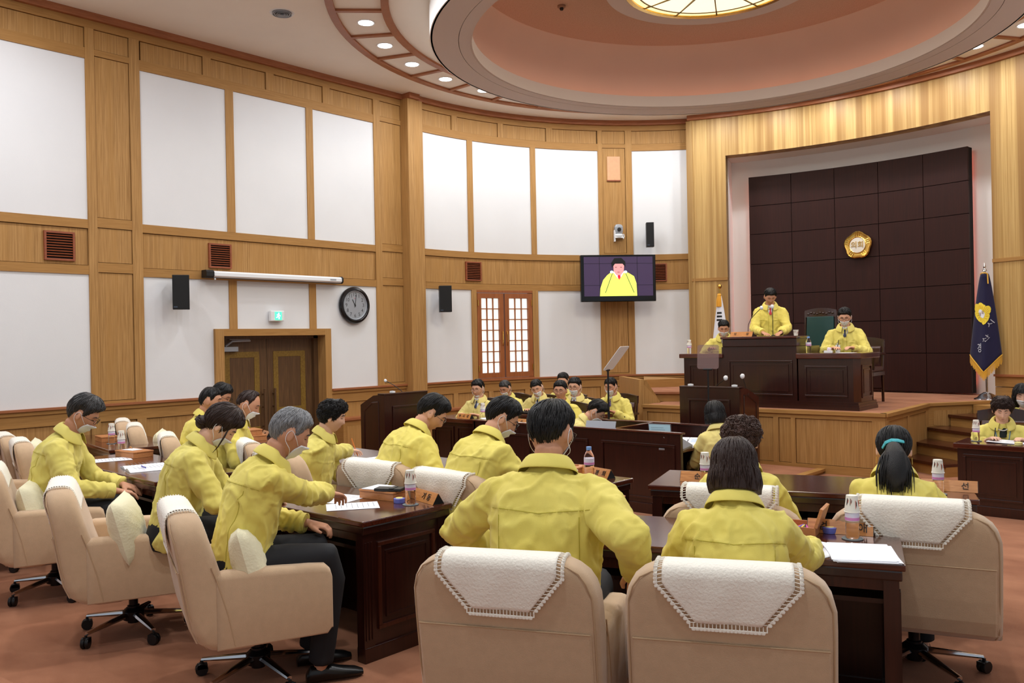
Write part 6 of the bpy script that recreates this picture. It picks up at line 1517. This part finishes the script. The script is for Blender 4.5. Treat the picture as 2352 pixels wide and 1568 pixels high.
def with_pen(root,B,HM,tors,arms,sd=1,m=None,L_=.16):
    a=arms[0] if sd>0 else arms[1]; d=(a[3]-a[2]).normalized(); p=a[3]+d*.07+Vector((-sd*.015,.02,-.0)); ob('pencil',MB().tube([p+Vector((0,.02,-.05)),p+Vector((-.02,-.03,.09))],.0045,6),m or M_ink,root,M=B)
def earrings(root,B,HM,tors,arms):
    mb=MB()
    for s in (-1,1): mb.tube([(s*.084,0,-.038),(s*.086,0,-.075)],.003,5,B@HM)
    ob('earrings',mb,M_brass,root)
def multi(*fs):
    def f(*a):
        for q in fs: q(*a)
    return f
def necklace(root,B,HM,tors,arms):
    mb=MB(); c,xx,yy=tors(.99,0)
    for k in range(17): a=pi*k/16; mb.ell(tuple(c+xx*.062*cos(a)+yy*(.05+.04*sin(a))+Vector((0,0,.03-.055*sin(a)))),(.006,.006,.006),8,6)
    ob('pearl_necklace',mb,mat('pearl',rgb(236,232,224),.25),root,M=B)
    t=MB(); t.loft([[c+xx*w*cos(q)+yy*(d*sin(q)+.0)+Vector((0,0,z)) for q in [2*pi*k/20 for k in range(20)]] for z,w,d in ((-.09,.05,.10),(-.03,.055,.082),(.02,.060,.066),(.05,.056,.062))]); ob('dark_top',t,mat('dark_green_top',rgb(28,36,34),.9),root,smooth=True,M=B)
def watch(root,B,HM,tors,arms):
    a=arms[1]; d=(a[3]-a[2]).normalized(); ob('wristwatch',MB().tube([a[3]-d*.003,a[3]+d*.012],.036,12),M_chrome,root,M=B,smooth=True)

T_red=mat('red_tie',rgb(176,36,56),.5); T_navy=mat('navy_tie',rgb(26,34,66),.5); T_purp=mat('purple_tie',rgb(70,50,92),.5)
P=person
P('grey-haired man in a yellow jacket, right hand on his desk, front left',(1.09,-6.60,1.245),-24,s=1.04,lean=20,pitch=26,hyaw=4,hs='short',hm=M_hairg,skin=M_skin2,mask=M_mask,near=True,locks=700,thick=.016,handR=('w',.86,-6.02,.80),handL=(-.16,.36,.12),jm=J1,curl=.9)
P('woman with a dark hair bun bending over the desk, front left',(.18,-6.47,1.23),-34,s=1.02,lean=20,pitch=46,hs='women',hm=M_hairbr,skin=M_skin3,mask=M_mask,near=True,locks=500,thick=.024,lump=.006,handR=(.12,.50,.16),handL=(-.14,.50,.16),jm=J2,extra=bun)
P('man in dark glasses with swept grey-black hair, at the far left',(-1.46,-6.60,1.235),-38,s=1.08,lean=16,pitch=34,hs='short',hm=M_hairs,skin=M_skin2,mask=M_mask,glasses=M_glass,near=True,locks=500,thick=.026,lump=.007,lscale=16,handR=(.12,.44,.12),handL=(-.14,.42,.12),jm=J2)
P('bare-faced man with combed dark hair, sitting by the double door',(-2.37,-5.12,1.205),-42,s=1.02,lean=14,pitch=8,hs='short',skin=M_skin2,thick=.010,jm=J1,front=True,locks=150)
P('man in glasses half hidden behind the bare-faced man',(-3.07,-4.62,1.205),-52,s=1.02,lean=16,pitch=30,hs='short',skin=M_skin2,mask=M_mask,glasses=M_glass,thick=.018,lump=.006,jm=J1,locks=150)
P('balding man with a white mask, beside the double door',(-1.66,-5.17,1.20),-44,s=1.02,lean=18,pitch=26,hs='bald',hm=M_hairbr,skin=M_skin2,mask=M_mask,thick=.009,jm=J1,locks=150)
P('woman with short curly black hair writing with a pencil',(-.42,-5.22,1.155),-46,s=.98,lean=14,pitch=14,hs='women',skin=M_skin3,near=True,thick=.024,lump=.012,lscale=34,locks=1500,handR=('w',-.78,-4.60,.80),handL=(-.16,.36,.10),jm=J2,extra=lambda *a:with_pen(*a,1,mat('orange_pencil',rgb(210,120,50),.5)))
P('black-haired man in thin glasses bowed over the middle desk',(.58,-5.14,1.215),-14,s=1.04,lean=24,pitch=38,hyaw=28,hs='short',skin=M_skin,glasses=M_glassg,near=True,thick=.020,lump=.005,locks=700,handR=(.26,.40,.10),handL=(-.14,.42,.08),jm=J1,fat=1.08)
P('masked man in black glasses behind the inverted cup',(1.28,-5.20,1.22),-8,s=1.06,lean=22,pitch=34,hyaw=34,hs='short',skin=M_skin,mask=M_mask,glasses=M_glass,near=True,thick=.018,lump=.005,locks=700,handR=(.16,.44,.08),handL=(-.14,.44,.08),jm=J1,fat=1.06)
P('broad man seen from behind, leaning his right hand on the chair arm',(2.60,-6.34,1.31),27,s=1.10,lean=12,pitch=18,hyaw=14,hs='short',skin=M_skin2,mask=M_mask,glasses=M_glass,near=True,thick=.016,lump=.005,locks=900,handR=('w',2.97,-6.28,.78),handL=(-.24,.34,.10),jm=J1,fat=1.10,poleR=(.5,-.8,-.2),poleL=(-1,-.15,-.05),curl=.8,haup=(0,0,1))
P('woman with a dark bob seen from behind at the front right',(3.245,-5.98,1.165),26,s=1.0,lean=16,pitch=22,hs='bob',hm=M_hairbr,skin=M_skin3,near=True,thick=.018,lump=.002,lscale=14,locks=900,handR=('w',3.36,-5.52,.79),handL=(-.14,.40,.12),jm=J1,poleR=(.45,-.2,-1),extra=None,curl=.5)
P('woman with brown curly hair behind the bobbed woman',(2.66,-4.76,1.115),20,s=1.0,fat=.93,lean=14,pitch=20,hs='women',hm=mat('brown_curly_hair',rgb(66,40,30),.5,var=.2,vscale=40),skin=M_skin3,near=True,thick=.030,lump=.016,lscale=38,locks=2600,jm=J1,handR=(.2,.42,.1),handL=(-.2,.42,.1))
P('woman with a long black ponytail and teal clip',(3.38,-4.50,1.095),18,s=.98,lean=20,pitch=24,hs='women',skin=M_skin3,near=True,thick=.016,lump=.002,locks=500,jm=J1,fat=.94,handR=(.24,.36,.1),handL=(-.08,.42,.08),poleL=(-.3,-.3,-1),extra=multi(ponytail,earrings))
P('masked clerk with bowed head inside the enclosure',(-.62,-1.62,.92),-60,s=1.02,lean=24,pitch=44,hs='short',mask=M_mask,glasses=M_glassg,thick=.022,lump=.006,jm=J3,tie=T_navy,locks=150,hyaw=6,side=4)
P('bobbed clerk with a white mask typing at the enclosure',(.74,-1.52,.94),62,s=1.02,lean=8,pitch=14,hs='bob',mask=M_mask,glasses=M_glass,thick=.018,lump=.002,jm=J3,handL=(-.08,.42,.06),handR=(.10,.40,.08),locks=200,extra=lanyard,skin=M_skin3)
M_j=J3
P('man in glasses with his mask pulled under his chin',(-3.0,-.98,1.075),-164,s=.98,lean=4,pitch=12,hs='short',mask=M_mask,low=True,glasses=M_glassg,tie=T_navy,jm=J3,thick=.016,locks=120,handR=(.13,.31,.31),handL=(-.13,.31,.31))
P('red-tied official without a mask, in a brighter jacket',(-1.60,-1.0,1.085),-156,s=1.0,lean=4,pitch=6,hs='short',tie=T_red,glasses=M_glassg,jm=J1,thick=.014,locks=120,skin=M_skin2,handR=(.13,.31,.31),handL=(-.13,.31,.31))
P('masked official looking down, second from the left in the officials\' rows',(-3.40,0.0,1.02),-172,s=.98,lean=10,pitch=28,hs='short',hm=M_hairs,mask=M_mask,tie=T_navy,jm=J2,thick=.010,locks=100,skin=M_skin2,handR=(.13,.31,.31),handL=(-.13,.31,.31))
P('masked official with tilted head beside the red-tied one',(-2.72,-.10,1.045),-160,s=.98,lean=12,pitch=26,roll=14,hs='short',mask=M_mask,tie=T_navy,jm=J3,thick=.013,locks=100,handR=(.13,.31,.31),handL=(-.13,.31,.31))
P('official in a black mask, behind the others',(-2.62,.35,1.12),-160,s=.98,lean=6,pitch=14,hs='short',mask=M_maskb,glasses=M_glassg,tie=T_navy,jm=J2,thick=.013,locks=100,handR=(.13,.31,.31),handL=(-.13,.31,.31))
P('masked official with a name badge beside the red-tied one',(-1.88,-.35,1.09),-162,s=1.0,lean=6,pitch=10,hs='short',mask=M_mask,glasses=M_glass,tie=T_purp,jm=J3,thick=.014,locks=100,extra=badge,handR=(.13,.31,.31),handL=(-.13,.31,.31))
P('masked official sitting alone near the dais steps',(-1.93,.52,1.045),-172,s=1.02,lean=10,pitch=16,hs='short',mask=M_mask,tie=T_purp,jm=J2,thick=.013,locks=100,skin=M_skin2,handR=(.13,.31,.31),handL=(-.13,.31,.31))
P('bowed masked clerk at the left end of the presiding desk',(-1.28,2.52,1.82),-150,floor=DZ,s=1.02,lean=14,pitch=22,hs='short',mask=M_mask,jm=J2,thick=.014,locks=120,tie=T_navy,skin=M_skin2,handR=(.22,.34,.32),handL=(-.1,.36,.32))
P('man standing and leaning on the high presiding desk, head bowed',(-.46,2.34,2.245),-152,floor=DZ,s=1.0,lean=12,pitch=34,hyaw=-8,hs='short',jm=J1,thick=.016,locks=150,tie=T_red,stand=True,skin=M_skin2,handR=(.12,.44,.12),handL=(-.12,.44,.12),poleR=(.5,-.8,-.1),poleL=(-.5,-.8,-.1),extra=watch,curl=.3)
P('masked note-taker with a badge at the right of the presiding desk',(.55,2.42,1.925),-164,floor=DZ,s=1.02,lean=10,pitch=22,hs='short',mask=M_mask,glasses=M_glass,tie=T_navy,jm=J2,thick=.018,lump=.006,locks=150,handR=(.13,.38,.235),handL=(-.11,.38,.235),extra=multi(badge,lambda *a:with_pen(*a,1)))
P('woman with short curly hair and a pearl necklace writing at the right edge',(2.88,.18,.94),-164,s=1.0,lean=12,pitch=22,hs='women',hm=M_hairbr,jm=J2,thick=.022,lump=.011,lscale=36,locks=700,skin=M_skin3,handR=(.15,.36,.35),handL=(-.17,.36,.35),extra=multi(necklace,lanyard,lambda *a:with_pen(*a,1)))
P('masked woman with long dark hair cut by the right edge',(2.92,.85,1.04),-165,s=1.0,lean=6,pitch=12,hs='long',mask=M_mask,jm=J2,thick=.014,lump=.002,locks=150,skin=M_skin3)
